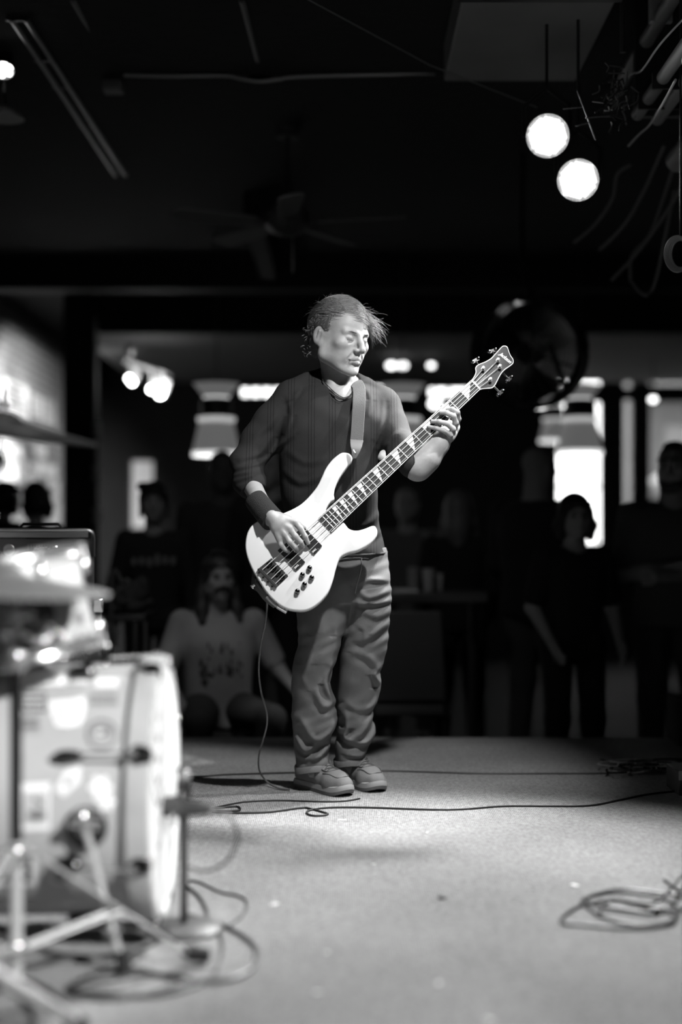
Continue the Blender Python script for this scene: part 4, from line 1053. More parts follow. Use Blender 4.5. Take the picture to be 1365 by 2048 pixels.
s_ = sticker(quad(36, 1568, 100, 1662, -3), .88); sticker(quad(48, 1584, 96, 1650, -3), .5, 'print', lift=.002, par2=s_); sticker(blob(74, 1630, 18, 12), .2, 'print', lift=.0028, par2=s_); sticker([(70, 1595), (88, 1606), (84, 1612), (66, 1600)], .15, 'print', lift=.0028, par2=s_)
s_ = sticker(quad(-20, 1700, 74, 1772, 1), .8); sticker(quad(-20, 1712, 62, 1762, 1), .03, 'print', lift=.002, par2=s_); lines_print(2, 1722, 54, 1755, 2, .6, s_, 4)
s_ = sticker(quad(38, 1345, 130, 1370, 0), .9); lines_print(42, 1352, 120, 1366, 1, .5, s_, 5)
s_ = sticker([(128, 1366), (145, 1338), (185, 1336), (176, 1368)], .8); sticker([(136, 1362), (146, 1342), (152, 1362)], .15, 'print', lift=.002, par2=s_)
s_ = sticker(quad(190, 1356, 236, 1374, 0), .75)
s_ = sticker(blob(120, 1750, 24, 20), .6); sticker(blob(120, 1752, 13, 11), .15, 'print', lift=.002, par2=s_)
lines_print(180, 1385, 236, 1412, 2, .25, s_, 7)
# spur
sb = shell_pt(172, 1655, .004); sp_o = MB(); sp_o.lathe([(.045, -.004), (.045, .006), (.030, .016), (0, .02)], sb, (sb - Vector((sb.x, BY, BZ))).normalized(), 24)
spo = sp_o.build('spur_bracket', LUGD, bdr)
ft = FL(245, 1930, .02)
MB().cyl(sb + Vector((0, -.03, .02)), ft, .0075, 12).build('spur_leg', SATIN, spo)
MB().cyl(sb + Vector((-.03, -.035, .015)), sb + Vector((.035, -.035, .01)), .009, 10).build('wing_bolt', CHROME, spo)
MB().ball(sb + Vector((.0, -.04, .03)), .017, 10).build('clamp', CHROME, spo)
MB().cyl(lerp(sb + Vector((0, -.03, .02)), ft, .74), lerp(sb + Vector((0, -.03, .02)), ft, .78), .018, 12).build('collar', CHROME, spo)
MB().cyl(ft + Vector((0, 0, .03)), ft + Vector((.005, 0, -.019)), .014, 12, .018).build('rubber_tip', RUBBER, spo)
for xx in (-.95, -.86): MB().cyl((xx, BY - .23, .15), (xx + .02, BY - .42, .01), .008, 8).build('spur_leg', SATIN, bdr)
# ---- rack tom
ta = Vector((-.235, .02, .97)).normalized(); tcb = P(52, 1318, 3.08); tct = tcb + ta * .205
tom = thing('rack_tom', 'rack tom with stickers mounted over the bass drum', 'tom drum', tcb - Vector((0, 0, .02)))
TR = .158
MB().lathe([(TR, 0), (TR, .205), (TR - .007, .205), (TR - .007, 0)], tcb, ta, 56, closed=True).build('shell', DW, tom)
for h in (-.012, .190):
    MB().lathe([(TR + .003, h), (TR + .012, h + .002), (TR + .009, h + .012), (TR + .009, h + .018), (TR + .014, h + .027), (TR + .010, h + .030), (TR + .003, h + .028)], tcb, ta, 56, closed=True).build('hoop', CHROME, tom)
MB().lathe([(TR + .004, .207), (TR - .005, .211), (0, .211)], tcb, ta, 48).build('batter_head', mat('coated_head', .45, .6), tom)
MB().lathe([(TR + .004, -.003), (TR - .005, -.006), (0, -.006)], tcb, ta, 48).build('lower_head', mat('coated_head', .45, .6), tom)
tu = ta.orthogonal().normalized(); tu = (Vector((1, 0, 0)) - ta * ta.x).normalized(); tv = ta.cross(tu)
for k in range(6):
    q = math.radians(8 + 60 * k); n_ = tu * math.cos(q) + tv * math.sin(q); c = tcb + n_ * (TR + .010)
    for h, sgn in ((.03, 1), (.17, -1)):
        l_ = MB(); l_.ball(c + ta * h, .011, 12, (1, 1, 1.9), Matrix((n_, ta.cross(n_), ta)).transposed()); l_.build('lug', CHROME, tom)
        l_ = MB(); l_.cyl(c + ta * h + n_ * .006, c + ta * (h - sgn * .045) + n_ * .006, .003, 8); l_.ball(c + ta * (h - sgn * .043) + n_ * .006, .006, 8); l_.build('tension_rod', CHROME, tom)
def tom_pt(px, py, lift=.0015):
    o = Vector((0, 0, CZ)); d = (P(px, py, 1) - o); R = TR + lift; w = o - tcb
    dd = d - ta * d.dot(ta); ww = w - ta * w.dot(ta); A = dd.dot(dd); Bq = 2 * dd.dot(ww); Cq = ww.dot(ww) - R * R
    return o + d * ((-Bq - math.sqrt(max(Bq * Bq - 4 * A * Cq, 0))) / (2 * A))
def ts(out, v, nm='sticker', lift=.0012, par=None): return sticker(out, v, nm, tom, lift, tom_pt, None, par)
s_ = ts([(98, 1148), (125, 1140), (150, 1132), (160, 1166), (140, 1170), (108, 1162)], .6); ts([(120, 1150), (133, 1144), (130, 1152), (122, 1156)], .3, 'print', .002, s_)
s_ = ts([(104, 1180), (160, 1172), (163, 1180), (112, 1197)], .9)
s_ = ts(blob(76, 1232, 34, 42, 20, .05, 3, .3), .05); ts(blob(60, 1222, 13, 8, 12, .1, 3), .3, 'print', .002, s_); ts(blob(92, 1250, 8, 18, 12, 0, 3, .3), .25, 'print', .002, s_)
for pts in ([(140, 1188), (152, 1185), (158, 1213), (146, 1216)], [(150, 1224), (163, 1221), (168, 1248), (154, 1251)], [(151, 1266), (156, 1260), (160, 1276), (152, 1279)], [(169, 1262), (174, 1258), (177, 1270), (170, 1272)]):
    ts(pts, .12)
s_ = ts(blob(80, 1290, 42, 16, 20, .1, 4), .12); ts(blob(84, 1290, 18, 6, 14, .2, 3), .4, 'print', .002, s_)
mt_ = MB(); mt_.tube([(-.70, BY, BZ + BR - .01), (-.70, BY, .80), (-.74, 3.12, .86)], .012, 12); mt_.box((-.70, BY, BZ + BR + .012), (.06, .06, .03)); mt_.build('mount', CHROME, tom)
# ---- cymbals and stands
BRONZE = mat('bronze_cymbal', .33, .42, .7, bump=(6, .1, .002))
def cymbal(c, r, tilt, axis, label, m=None):
    t = thing('cymbal', label, 'cymbal', c); n_ = Matrix.Rotation(math.radians(tilt), 3, Vector(axis)) @ Vector((0, 0, 1))
    pr = [(.006, .030), (.022, .029), (.036, .022), (.046, .012), (.06, .008), (r * .6, -.002), (r * .98, -.016), (r, -.018), (r, -.0195), (r * .98, -.0178), (r * .6, -.004), (.06, .006), (.044, .010), (.034, .019), (.022, .026), (.006, .027)]
    MB().lathe(pr, c, n_, 64, closed=True).build('bronze_disc', m or BRONZE, t)
    u = n_.orthogonal().normalized(); w = n_.cross(u)
    return t, n_
ca = P(4, 848, 3.2)
c1, n1 = cymbal(ca, .217, 7.5, (0, 1, 0), 'upper cymbal in front of the poster wall', mat('shaded_bronze', .12, .35, .8))  # bronze darkened in its colour for the shaded underside
cs = thing('cymbal_stand', 'chrome boom stand holding the upper cymbal', 'cymbal stand', (ca.x - .75, 3.5, 0))
MB().cyl(ca + n1 * .034, ca + n1 * .052, .018, 20).build('felt', mat('felt', .12, 1), cs)
MB().cyl(ca + n1 * .052, ca + n1 * .085, .006, 10, .003).build('wing_nut', BLACKM, cs)
MB().cyl(ca - n1 * .075, ca + n1 * .06, .0036, 8).build('threaded_rod', CHROME, cs)
MB().ball(ca - n1 * .085, .024, 16, (.8, 1, 1.1)).build('tilter', CHROME, cs)
MB().tube([ca - n1 * .09, ca + Vector((-.75, .3, -.32)), ca + Vector((-.85, .34, -.36))], .009, 10).build('boom_arm', CHROME, cs)
MB().cyl((ca.x - .75, 3.5, .25), (ca.x - .75, 3.5, ca.z - .3), .012, 12).build('pole', CHROME, cs)
for k in range(3):
    a = math.radians(30 + 120 * k); MB().cyl((ca.x - .75, 3.5, .3), (ca.x - .75 + .3 * math.cos(a), 3.5 + .3 * math.sin(a), .008), .008, 8).build('leg', SATIN, cs)
PO = P(32, 1885, 2.83); px_ = PO.x
cb = Vector((px_ - .02, 2.80, .822))
c2, n2 = cymbal(cb, .212, 4, (.5, 1, 0), 'lower cymbal blurred in front of the rack tom')
s2 = thing('cymbal_stand', 'double braced chrome tripod stand standing before the bass drum shell', 'cymbal stand', (px_, 2.83, 0))
MB().cyl((px_, 2.83, .03), (px_, 2.83, .30), .0135, 16).build('lower_tube', SATIN, s2)
MB().cyl((px_, 2.83, .28), (px_, 2.83, .66), .0125, 16).build('middle_tube', mat('dark_chrome', .22, .22, 1.0), s2)
MB().cyl((px_, 2.83, .64), (cb.x, 2.80, .80), .007, 12).build('upper_rod', CHROME, s2)
for z, r in ((.275, .024), (.66, .022), (.085, .022)):
    MB().lathe([(r * .7, -.02), (r, -.014), (r, .014), (r * .7, .02)], (px_, 2.83, z), n=20).build('collar', CHROME, s2, bevel=.002)
    MB().cyl((px_, 2.83, z), (px_ + .05, 2.80, z + .004), .005, 8).build('wing_bolt', CHROME, s2)
for k in range(7):
    MB().ball((px_ + random.uniform(-.02, .07), 2.80 + random.uniform(-.02, .02), .715 + random.uniform(-.03, .04)), random.uniform(.008, .013), 10, (1.3, 1, 1)).build('wing_nut', CHROME, s2)
feet = [FL(385, 1912, .02), Vector((px_ - .36, 3.05, .02)), Vector((px_ - .12, 2.42, .02))]
for fo_ in feet:
    top = Vector((px_, 2.83, .285)); d_ = (fo_ - top); d_.z = 0; d_.normalize(); top = top + d_ * .022
    sd = Vector((-d_.y, d_.x, 0))
    for q in (-1, 1):
        MB().tube([top + sd * q * .008, lerp(top, fo_, .97) + sd * q * .008], .0062, 8, flat=.6).build('leg', SATIN, s2)
        md = lerp(top, fo_, .55)
        MB().tube([Vector((px_, 2.83, .09)) + d_ * .02 + sd * q * .012, md + sd * q * .014], .0058, 8, flat=.6).build('brace', SATIN, s2)
    MB().cyl(lerp(top, fo_, .52) - sd * .02, lerp(top, fo_, .52) + sd * .02, .005, 8).build('rivet', CHROME, s2)
    e0 = lerp(top, fo_, .95); MB().tube([e0, fo_ + Vector((0, 0, .006)), fo_ + d_ * .035 + Vector((0, 0, -.004))], [.013, .019, .015], 12).build('rubber_foot', RUBBER, s2)
s3 = thing('hardware_stand', 'chrome legs of a stand at the lower left among the cables', 'stand', (-.9, 2.7, 0))
MB().cyl(FL(-80, 1900, .18), FL(165, 2046, .012), .0085, 10).build('leg', SATIN, s3)
MB().cyl(FL(-60, 1930, .16), FL(75, 2010, .012), .007, 10).build('leg', SATIN, s3)
MB().cyl((-.9, 2.75, .02), (-.9, 2.75, .6), .012, 10).build('pole', CHROME, s3)
MB().ball(FL(165, 2046, .014), .013, 8).build('rubber_foot', RUBBER, s3)
# wing nuts and memory locks glinting round the tom mount
mh = thing('tom_holder', 'cluster of chrome clamps and wing bolts left of the rack tom', 'clamp', P(30, 1300, 2.92))
rr_ = random.Random(5)
for a, b in ((8, 1222), (22, 1236), (48, 1232), (62, 1226), (66, 1240), (28, 1262), (92, 1256), (12, 1302), (26, 1296), (38, 1286), (44, 1318), (118, 1278), (6, 1275)):
    MB().ball(P(a, b, 2.93 + rr_.uniform(-.03, .03)), rr_.uniform(.006, .012), 10, (rr_.uniform(.7, 1.6), 1, 1)).build('bolt', CHROME, mh)
MB().tube([P(-20, 1240, 2.95), P(40, 1236, 2.95), P(70, 1232, 2.95)], .010, 10).build('arm', CHROME, mh)
MB().tube([P(40, 1236, 2.96), P(30, 1300, 2.94), P(20, 1340, 2.96)], .009, 10).build('arm', LUGD, mh)
MB().tube([P(20, 1340, 2.96), (px_, 2.87, .66), (px_, 2.835, .62)], .008, 10).build('rod', LUGD, mh)

# ---- kick microphone on a short round-base stand
mb0 = FL(368, 1862); ms = thing('microphone_stand', 'short black microphone stand with round base before the bass drum head', 'microphone stand', mb0)
MB().lathe([(.088, 0), (.088, .008), (.08, .014), (.02, .02), (0, .02)], mb0, n=36).build('base', mat('cast_iron', .05, .5), ms)
mz = .9 - 500 / F * mb0.y
MB().cyl(mb0 + Vector((0, 0, .015)), (mb0.x, mb0.y, mz), .0095, 14).build('pole', BLACKM, ms)
MB().lathe([(.014, 0), (.017, .01), (.017, .05), (.012, .06)], (mb0.x, mb0.y, mz - .03), n=16).build('clutch', BLACKP, ms)
MB().tube([(mb0.x, mb0.y, mz), (mb0.x - .008, mb0.y - .015, mz + .05), (mb0.x + .002, mb0.y - .02, P(370, 1555, mb0.y).z)], .008, 10).build('boom', BLACKM, ms)
MB().ball(P(370, 1551, mb0.y - .02), .015, 14).build('knob', mat('grey_knob', .2, .4), ms)
MB().box(P(352, 1604, mb0.y - .03), (.05, .035, .03), Matrix.Rotation(-.4, 3, 'Y')).build('clip', BLACKP, ms, bevel=.005)
md_ = mb0.y - .04
mic = thing('microphone', 'black microphone aimed into the port of the bass drum', 'microphone', P(345, 1620, md_))
MB().lathe([(0, 0), (.016, .004), (.023, .02), (.024, .05), (.018, .058)], P(312, 1612, md_), (1, 0, -.05), 20).build('grille', mat('mesh_grille', .08, .5, .6, bump=(900, 1, .002)), mic)
MB().lathe([(.018, .058), (.020, .065), (.014, .11), (.013, .125)], P(312, 1612, md_), (1, 0, -.05), 20).build('handle', BLACKM, mic)
MB().cyl(P(392, 1617, md_), P(428, 1620, md_), .0095, 14).build('connector', CHROME, mic)
MB().ball(P(346, 1640, md_ - .02), .011, 10, (.7, 1, 1.6)).build('wing_screw', CHROME, mic)

# ---- bass amplifier and its cabinet
AD = 4.45
am = thing('amplifier_head', 'black amplifier head with bright edge trim on the speaker cabinet', 'amplifier', (P(196, 0, AD).x, AD, P(0, 1196, AD).z), rotz=.19)
x0, x1 = P(-160, 0, AD).x, P(192, 0, AD).x; z0, z1 = P(0, 1194, AD).z, P(0, 1056, AD).z
TOL = mat('black_tolex', .03, .55, bump=(300, .6, .002))
MB().bb((x0, AD + .012, z0 + .012), (x1 - .004, AD + .32, z1 - .004)).build('case', TOL, am, bevel=.01)
MB().bb((x0 + .01, AD + .004, z0 + .03), (x1 - .018, AD + .012, z1 - .035)).build('front_panel', mat('panel_dark', .035, .3, spec=.6), am)
tr_ = MB(); tr_.tube([(x0, AD + .006, z1 - .006), (x1 - .03, AD + .006, z1 - .006)] + [(x1 - .03 + .024 * math.sin(q * math.pi / 8), AD + .006, z1 - .03 + .024 * math.cos(q * math.pi / 8)) for q in range(1, 5)] + [(x1 - .006, AD + .006, z1 - .09)], .005, 8)
tr_.build('edge_trim', mat('trim_alu', .5, .3, 1.0), am)
MB().bb((x0 + .01, AD + .0, z1 - .030), (x1 - .024, AD + .01, z1 - .012)).build('upper_rail', mat('grey_rail', .16, .5), am, bevel=.002)
MB().bb((P(55, 0, AD).x, AD + .0015, P(0, 1077, AD).z), (P(183, 0, AD).x, AD + .0038, P(0, 1067, AD).z)).build('vent_slot', mat('slot', .003, 1), am)
MB().tube([(P(40, 0, AD).x, AD + .1, z1 - .004), (P(48, 0, AD).x, AD + .1, z1 + .012), (P(118, 0, AD).x, AD + .1, z1 + .012), (P(127, 0, AD).x, AD + .1, z1 - .004)], .008, 8, flat=.6).build('handle', BLACKP, am)
lg_ = MB(); lg_.lathe([(.0145, 0), (.016, .0015), (.0175, 0)], P(22, 1099, AD + .002), (0, -1, 0), 28); 
lgo = lg_.build('badge', STEEL, am); lgo.scale = (1, 1, 1)
MB().tube([P(18, 1105, AD), P(18, 1094, AD), P(23, 1097, AD), P(18, 1100, AD)], .0008, 5).build('emblem', STEEL, lgo); MB().tube([P(26, 1094, AD), P(26, 1105, AD), P(22, 1100, AD)], .0008, 5).build('emblem', STEEL, lgo)
eq = MB().bb((P(58, 0, AD).x, AD - .001, P(0, 1114, AD).z), (P(120, 0, AD).x, AD + .0035, P(0, 1087, AD).z)).build('equalizer_panel', mat('eq_grey', .07, .4), am)
for k in range(10):
    x = P(63 + 5.2 * k, 0, AD).x; MB().bb((x - .0012, AD - .003, P(0, 1112, AD).z), (x + .0012, AD - .0005, P(0, 1089, AD).z)).build('slot', mat('slot', .003, 1), eq)
    zc = P(0, 1098 + rr_.uniform(-5, 5), AD).z; MB().bb((x - .0032, AD - .009, zc - .0022), (x + .0032, AD - .0025, zc + .0022)).build('slider', mat('slider', .35, .4), eq)
MB().ball(P(114, 1092, AD - .004), .003, 8).build('indicator_light', mat('led_on', .8, .4, emit=6), am)
for k, xx in enumerate((140, 152, 164)):
    MB().cyl(P(xx, 1106, AD + .003), P(xx, 1106, AD - .012), .0065, 14).build('knob', BLACKP, am)
cab = thing('speaker_cabinet', 'black speaker cabinet with perforated grille under the amplifier head', 'speaker cabinet', (P(204, 0, AD).x, AD, 0), rotz=.19)
x1c = P(204, 0, AD).x
MB().bb((x0 - .02, AD + .02, 0.02), (x1c, AD + .40, z0 + .008)).build('case', TOL, cab, bevel=.012)
MB().bb((x0, AD + .004, .05), (x1c - .03, AD + .022, z0 - .02)).build('grille', mat('perforated_metal', .05, .45, .5, bump=(180, 1, .004)), cab)
for zz in (z0 - .03, .05): MB().bb((x1c - .03, AD + .008, zz - .02), (x1c + .004, AD + .06, zz + .025)).build('corner', CHROME if zz > .3 else BLACKM, cab, bevel=.006)
for xx in (x0 + .05, x1c - .05): MB().cyl((xx, AD + .2, 0), (xx, AD + .2, .024), .02, 12).build('foot', RUBBER, cab)

# ================================================================ CABLES AND LITTER ON THE STAGE
def cable(pts, label, r=.0035, nm='cable', m=CABLE, k=6, closed=False, cat='cable', group=None):
    p3 = [FL(a[0], a[1], (a[2] if len(a) > 2 else 0) + r) for a in pts]
    o = MB().tube(crom(p3, k, closed), r, 8, closed).build(nm, m, None, label=label, category=cat, group=group); return o
cable([(340, 1553), (400, 1553), (460, 1549), (600, 1545), (740, 1542), (820, 1543), (960, 1547), (1100, 1547), (1230, 1546), (1300, 1538), (1335, 1527), (1375, 1520)], 'long cable running straight across the stage behind the sneakers')
cable([(425, 1624), (470, 1626), (540, 1624), (600, 1616), (620, 1617), (652, 1626), (655, 1629), (645, 1631), (625, 1631), (614, 1626), (622, 1620), (660, 1615), (740, 1615), (860, 1619), (930, 1618), (1010, 1612), (1100, 1612), (1180, 1611), (1240, 1600), (1300, 1588), (1375, 1580)], 'long cable with one small loop in front of the sneakers')
cable([(425, 1616), (470, 1607), (500, 1603), (560, 1601), (640, 1603), (690, 1602), (720, 1597)], 'short cable ending beside the tip of the front sneaker', .003)
cable([(400, 1618), (440, 1616), (474, 1613), (480, 1620), (462, 1622), (420, 1621)], 'doubled cable end by the microphone connector', .0035)
lp = [P(430, 1620, 3.2), P(462, 1635, 3.2), P(475, 1672, 3.2), P(462, 1712, 3.22), P(430, 1738, 3.25), P(398, 1742, 3.28), P(380, 1735, 3.3)]
MB().tube(crom(lp, 6), .0035, 8).build('microphone_cable', CABLE, None, label='microphone cable looping down from the kick microphone stand', category='cable')
cable([(378, 1762), (400, 1765), (440, 1784), (480, 1793), (494, 1806), (485, 1830), (458, 1852)], 'thin cable bending out right of the microphone stand', .003)
cable([(372, 1770), (400, 1795), (415, 1825), (412, 1845), (435, 1860), (445, 1885), (440, 1920), (430, 1945)], 'cable dropping between the stand base and the rubber foot', .004)
cable([(375, 1830), (420, 1842), (470, 1862), (508, 1890), (513, 1915), (498, 1942), (450, 1960), (380, 1962), (320, 1950), (270, 1938), (200, 1945), (140, 1972), (150, 1985), (260, 1992), (340, 1986), (400, 1968)], 'thick cable curving widest around the tripod foot', .0048, group=None)
cable([(-40, 1950), (60, 1930), (160, 1918), (260, 1905), (300, 1890), (330, 1870), (350, 1850)], 'cable lying under the tripod legs', .004)
cable([(150, 1975), (220, 1960), (300, 1948), (380, 1958), (330, 1978), (230, 1998), (140, 1990)], 'flattened loop of cable below the tripod foot', .0036, closed=True)
cable([(-30, 2000), (40, 1960), (110, 1990), (140, 2048), (100, 2080)], 'cable at the lower left under the chrome stand legs', .005)
cable([(-30, 1965), (30, 1985), (70, 2040), (60, 2090)], 'cable nearest the lower left beside a chrome leg', .005)
for i, pts in enumerate([[(1122, 1843), (1160, 1812), (1230, 1800), (1290, 1815), (1335, 1822), (1350, 1845), (1300, 1855), (1240, 1856), (1170, 1850)],
                         [(1165, 1800), (1220, 1785), (1300, 1790), (1352, 1810), (1350, 1840), (1290, 1852), (1215, 1838), (1180, 1818)],
                         [(1175, 1795), (1240, 1778), (1320, 1785), (1372, 1795), (1385, 1812), (1320, 1826), (1240, 1818), (1190, 1808)]]):
    cable(pts, ['outermost loop of the cable coil at the right of the stage', 'middle loop of the cable coil at the right of the stage', 'rear loop of the cable coil at the right of the stage'][i], .0042, 'cable_coil', closed=True, group='loops of the coiled cable on the right')
cable([(1200, 1825), (1225, 1800, .02), (1300, 1810, .02), (1345, 1775, .03), (1362, 1755, .02), (1385, 1745)], 'cable rising out of the coil towards the stage side', .0042)
cable([(1330, 1760), (1350, 1775), (1372, 1790), (1400, 1800)], 'dark cable end crossing above the coil', .0042)
# tangle near the rear right
pb = FL(1290, 1532)
tb = thing('cable_tangle', 'tangle of pale and dark cables near the rear right stage corner', 'cable tangle', pb)
rg = random.Random(11)
for i in range(16):
    cx, cy = rg.uniform(1235, 1350), rg.uniform(1522, 1540); rx, ry = rg.uniform(20, 45), rg.uniform(3, 7)
    MB().tube(crom([FL(cx + rx * math.cos(q) + rg.uniform(-6, 6), cy + ry * math.sin(q), .005 + rg.uniform(0, .03)) for q in [k * math.pi / 4 for k in range(8)]], 3, True), .0035, 6, True).build('loop', mat('pale_cable', .3, .5) if i % 2 else CABLE, tb)
MB().tube(crom([FL(1202, 1519, .004), FL(1235, 1527, .004), FL(1290, 1530, .01), FL(1330, 1527, .01)], 4), .004, 6).build('lead', CABLE, tb)
bx = thing('stage_box', 'small dark box with pale edge at the right end of the stage', 'box', FL(1385, 1592))
q = FL(1385, 1592); MB().bb((q.x - .045, q.y, 0), (q.x + .1, q.y + .2, .085)).build('case', mat('box_grey', .06, .5), bx, bevel=.004)
MB().bb((q.x - .047, q.y - .003, .055), (q.x + .1, q.y + .0, .088)).build('lid_edge', mat('pale_edge', .45, .5), bx, bevel=.001)
for i, (a, b, s_, l) in enumerate([(685, 1640, .014, 'white scrap of paper in front of the front sneaker'), (550, 1808, .013, 'white scrap near the middle left of the carpet'), (1150, 1770, .012, 'white scrap beside the cable coil'),
                                  (635, 1984, .008, 'tiny pale crumb low on the carpet'), (878, 1966, .008, 'tiny pale crumb low and right of the first'), (980, 2040, .010, 'pale fleck at the very bottom of the carpet'),
                                  (655, 1905, .006, 'tiny fleck above the low crumb'), (855, 1665, .005, 'tiny fleck between the cables and the carpet middle'), (748, 1728, .005, 'tiny fleck left of the carpet middle')]):
    c = FL(a, b, .0012); R = rotz(i * 1.1)
    MB().box(c, (s_ * 1.8, s_, .0018), R).build('paper_scrap', mat('scrap', .8, .7), None, label=l, category='litter')
c = FL(885, 1795, .004); MB().ball(c, .008, 8, (1.6, 1, .5)).build('paper_scrap', mat('dark_scrap', .05, .7), None, label='dark crumb in the middle of the carpet', category='litter')

# ================================================================ CEILING GEAR
DG = mat('galvanised', .35, .4, .8)
con = thing('conduit', 'pair of pale conduits crossing the black ceiling with a dip', 'pipe', P(560, 148, 6.8))
for dz in (0, -.03):
    MB().tube(crom([P(250, 146, 6.75) + Vector((0, dz, dz * .6)), P(330, 143, 6.75) + Vector((0, dz, dz)), P(450, 142, 6.75) + Vector((0, dz, dz)), P(480, 147, 6.75) + Vector((0, dz, dz)), P(520, 158, 6.75) + Vector((0, dz, dz * .6)), P(560, 149, 6.75) + Vector((0, dz, dz)), P(600, 144, 6.75) + Vector((0, dz, dz)), P(750 if dz == 0 else 870, 146, 6.75) + Vector((0, dz, dz * .3))], 5), .011, 10).build('pipe', DG, con)
MB().tube(crom([P(745, 146, 6.75), P(785, 141, 6.75), P(797, 120, 6.75), P(798, 60, 6.2)], 4), .011, 8).build('bend', DG, con)
MB().bb(P(203, 178, 6.8), P(250, 158, 6.9)).build('junction_box', mat('dull_grey', .15, .6), con, bevel=.01)
MB().cyl(P(435, 140, 6.76), P(435, 132, 6.76), .012, 8).build('clip', DG, con)
tk = thing('pipe_rails', 'two parallel ceiling pipes running away at the upper left', 'pipe', P(140, 200, 7))
for dx in (-.025, .035):
    MB().cyl(P(36, 40, 6.0) + Vector((dx, 0, 0)), P(240, 350, 8.57) + Vector((dx, 0, 0)), .012, 8).build('pipe', DG, tk)
for t_ in (0, .2, .35, .6): MB().box(lerp(P(36, 40, 6.0), P(240, 350, 8.57), t_) + Vector((0, 0, .01)), (.10, .02, .03)).build('clamp', BLACKM, tk)
for a, b, l in (((146, 0, 5.8), (215, 120, 6.6), 'thin conduit at the upper left between the rails and the pipes'), ((484, 0, 5.8), (516, 120, 6.55), 'thin conduit meeting the dipped pipes from the front')):
    MB().cyl(P(*a), P(*b), .014, 8).build('conduit', mat('dull_grey', .15, .6), None, label=l, category='pipe')
MB().tube([P(600, -10, 5.4), P(860, 130, 5.9), P(1075, 215, 6.1)], .0025, 6).build('wire', DG, None, label='thin wire slanting from the ceiling to the higher stage light', category='wire')
# duct
du = thing('ceiling_duct', 'flat grey ceiling duct above and behind the stage lights', 'duct', (.75, 5.2, 2.93))
MB().bb((.455, 3.9, 2.93), (1.04, 6.3, ZC - .001)).build('duct_body', mat('duct_grey', .2, .6, noise=(1.4, .15, .24)), du, bevel=.01)
MB().bb((.44, 5.30, 2.918), (1.055, 5.34, 2.945)).build('flange', BLACKM, du)
# truss pipes with cables at the upper right
pr_ = thing('lighting_pipe', 'black lighting pipe running away along the ceiling at the right', 'pipe', (1.22, 5, 2.86))
MB().cyl((1.225, 3.2, 2.90), (1.225, 6.25, 2.90), .03, 14).build('pipe', mat('pipe_dark', .18, .45), pr_)
for y in (5.45, 5.0): MB().box((1.225, y, 2.95), (.09, .03, .14)).build('clamp', mat('pale_clamp', .3, .5), pr_, bevel=.004)
p2 = thing('lighting_pipe', 'pair of thick dark pipes beside the small lamps at the right', 'pipe', (1.3, 5, 2.55))
MB().cyl((1.20, 3.2, 2.62), (1.20, 5.75, 2.62), .026, 14).build('pipe', mat('pipe_grey', .2, .5), p2); MB().cyl((1.28, 3.2, 2.60), (1.28, 5.75, 2.60), .026, 14).build('pipe', mat('pipe_grey', .2, .5), p2)
MB().cyl((1.42, 3.2, 2.5), (1.42, 6.0, 2.5), .05, 16).build('pipe', mat('pipe_grey', .2, .5), p2)
for y in (5.3, 5.55): MB().box((1.24, y, 2.61), (.16, .015, .06)).build('tape', BLACKP, p2)
MB().bb((1.18, 5.70, 2.60), (1.46, 5.74, ZC - .002)).build('hanger', BLACKM, p2)
# pale cable
MB().tube(crom([P(1375, 30, 4.9), P(1320, 90, 5.1), P(1285, 140, 5.3), P(1262, 150, 5.5), P(1245, 190, 5.5)], 5), .004, 8).build('power_cable', mat('pale_cable', .3, .5), None, label='pale cable draped along the black lighting pipe', category='cable')
MB().tube(crom([P(1352, 160, 4.9), P(1325, 210, 5.2), P(1300, 250, 5.5), P(1280, 268, 5.7), P(1258, 292, 5.9)], 5), .005, 8).build('power_cable', mat('pale_cable', .3, .5), None, label='pale cable running below the small lamps', category='cable')
wt = thing('wire_bundle', 'twisted bundle of zip tied wires above the bright stage lights', 'wire bundle', P(1230, 200, 5.4))
for i in range(60):
    a = Vector((rg.gauss(1238, 16), rg.gauss(190, 26), 0)); L_n = rg.uniform(12, 34); q = rg.gauss(2.2, .5) if i % 3 else rg.uniform(0, 6.28)
    b = a + Vector((math.cos(q) * L_n, math.sin(q) * L_n, 0)); mid = (a + b) / 2 + Vector((rg.uniform(-7, 7), rg.uniform(-5, 5), 0))
    dd = 5.4 + rg.uniform(-.1, .1); MB().tube(crom([P(a.x, a.y, dd), P(mid.x, mid.y, dd), P(b.x, b.y, dd)], 3), rg.uniform(.0015, .0035), 6).build('wire', [CABLE, DG, BLACKM][i % 3], wt)
for a, b in (((1220, 131), (1250, 135)), ((1218, 146), (1250, 147)), ((1218, 165), (1238, 160)), ((1155, 181), (1192, 280)), ((1127, 218), (1168, 214)), ((1152, 252), (1180, 245)), ((1208, 206), (1186, 203)), ((1262, 173), (1279, 186)), ((1172, 236), (1235, 231))):
    MB().cyl(P(a[0], a[1], 5.35), P(b[0], b[1], 5.38), .0024, 6).build('zip_tie', mat('zip_tie', .12, .5), wt)
MB().cyl((1.07, 5.4, 2.75), (1.07, 5.4, ZC - .001), .012, 8).build('hanger', BLACKM, wt)
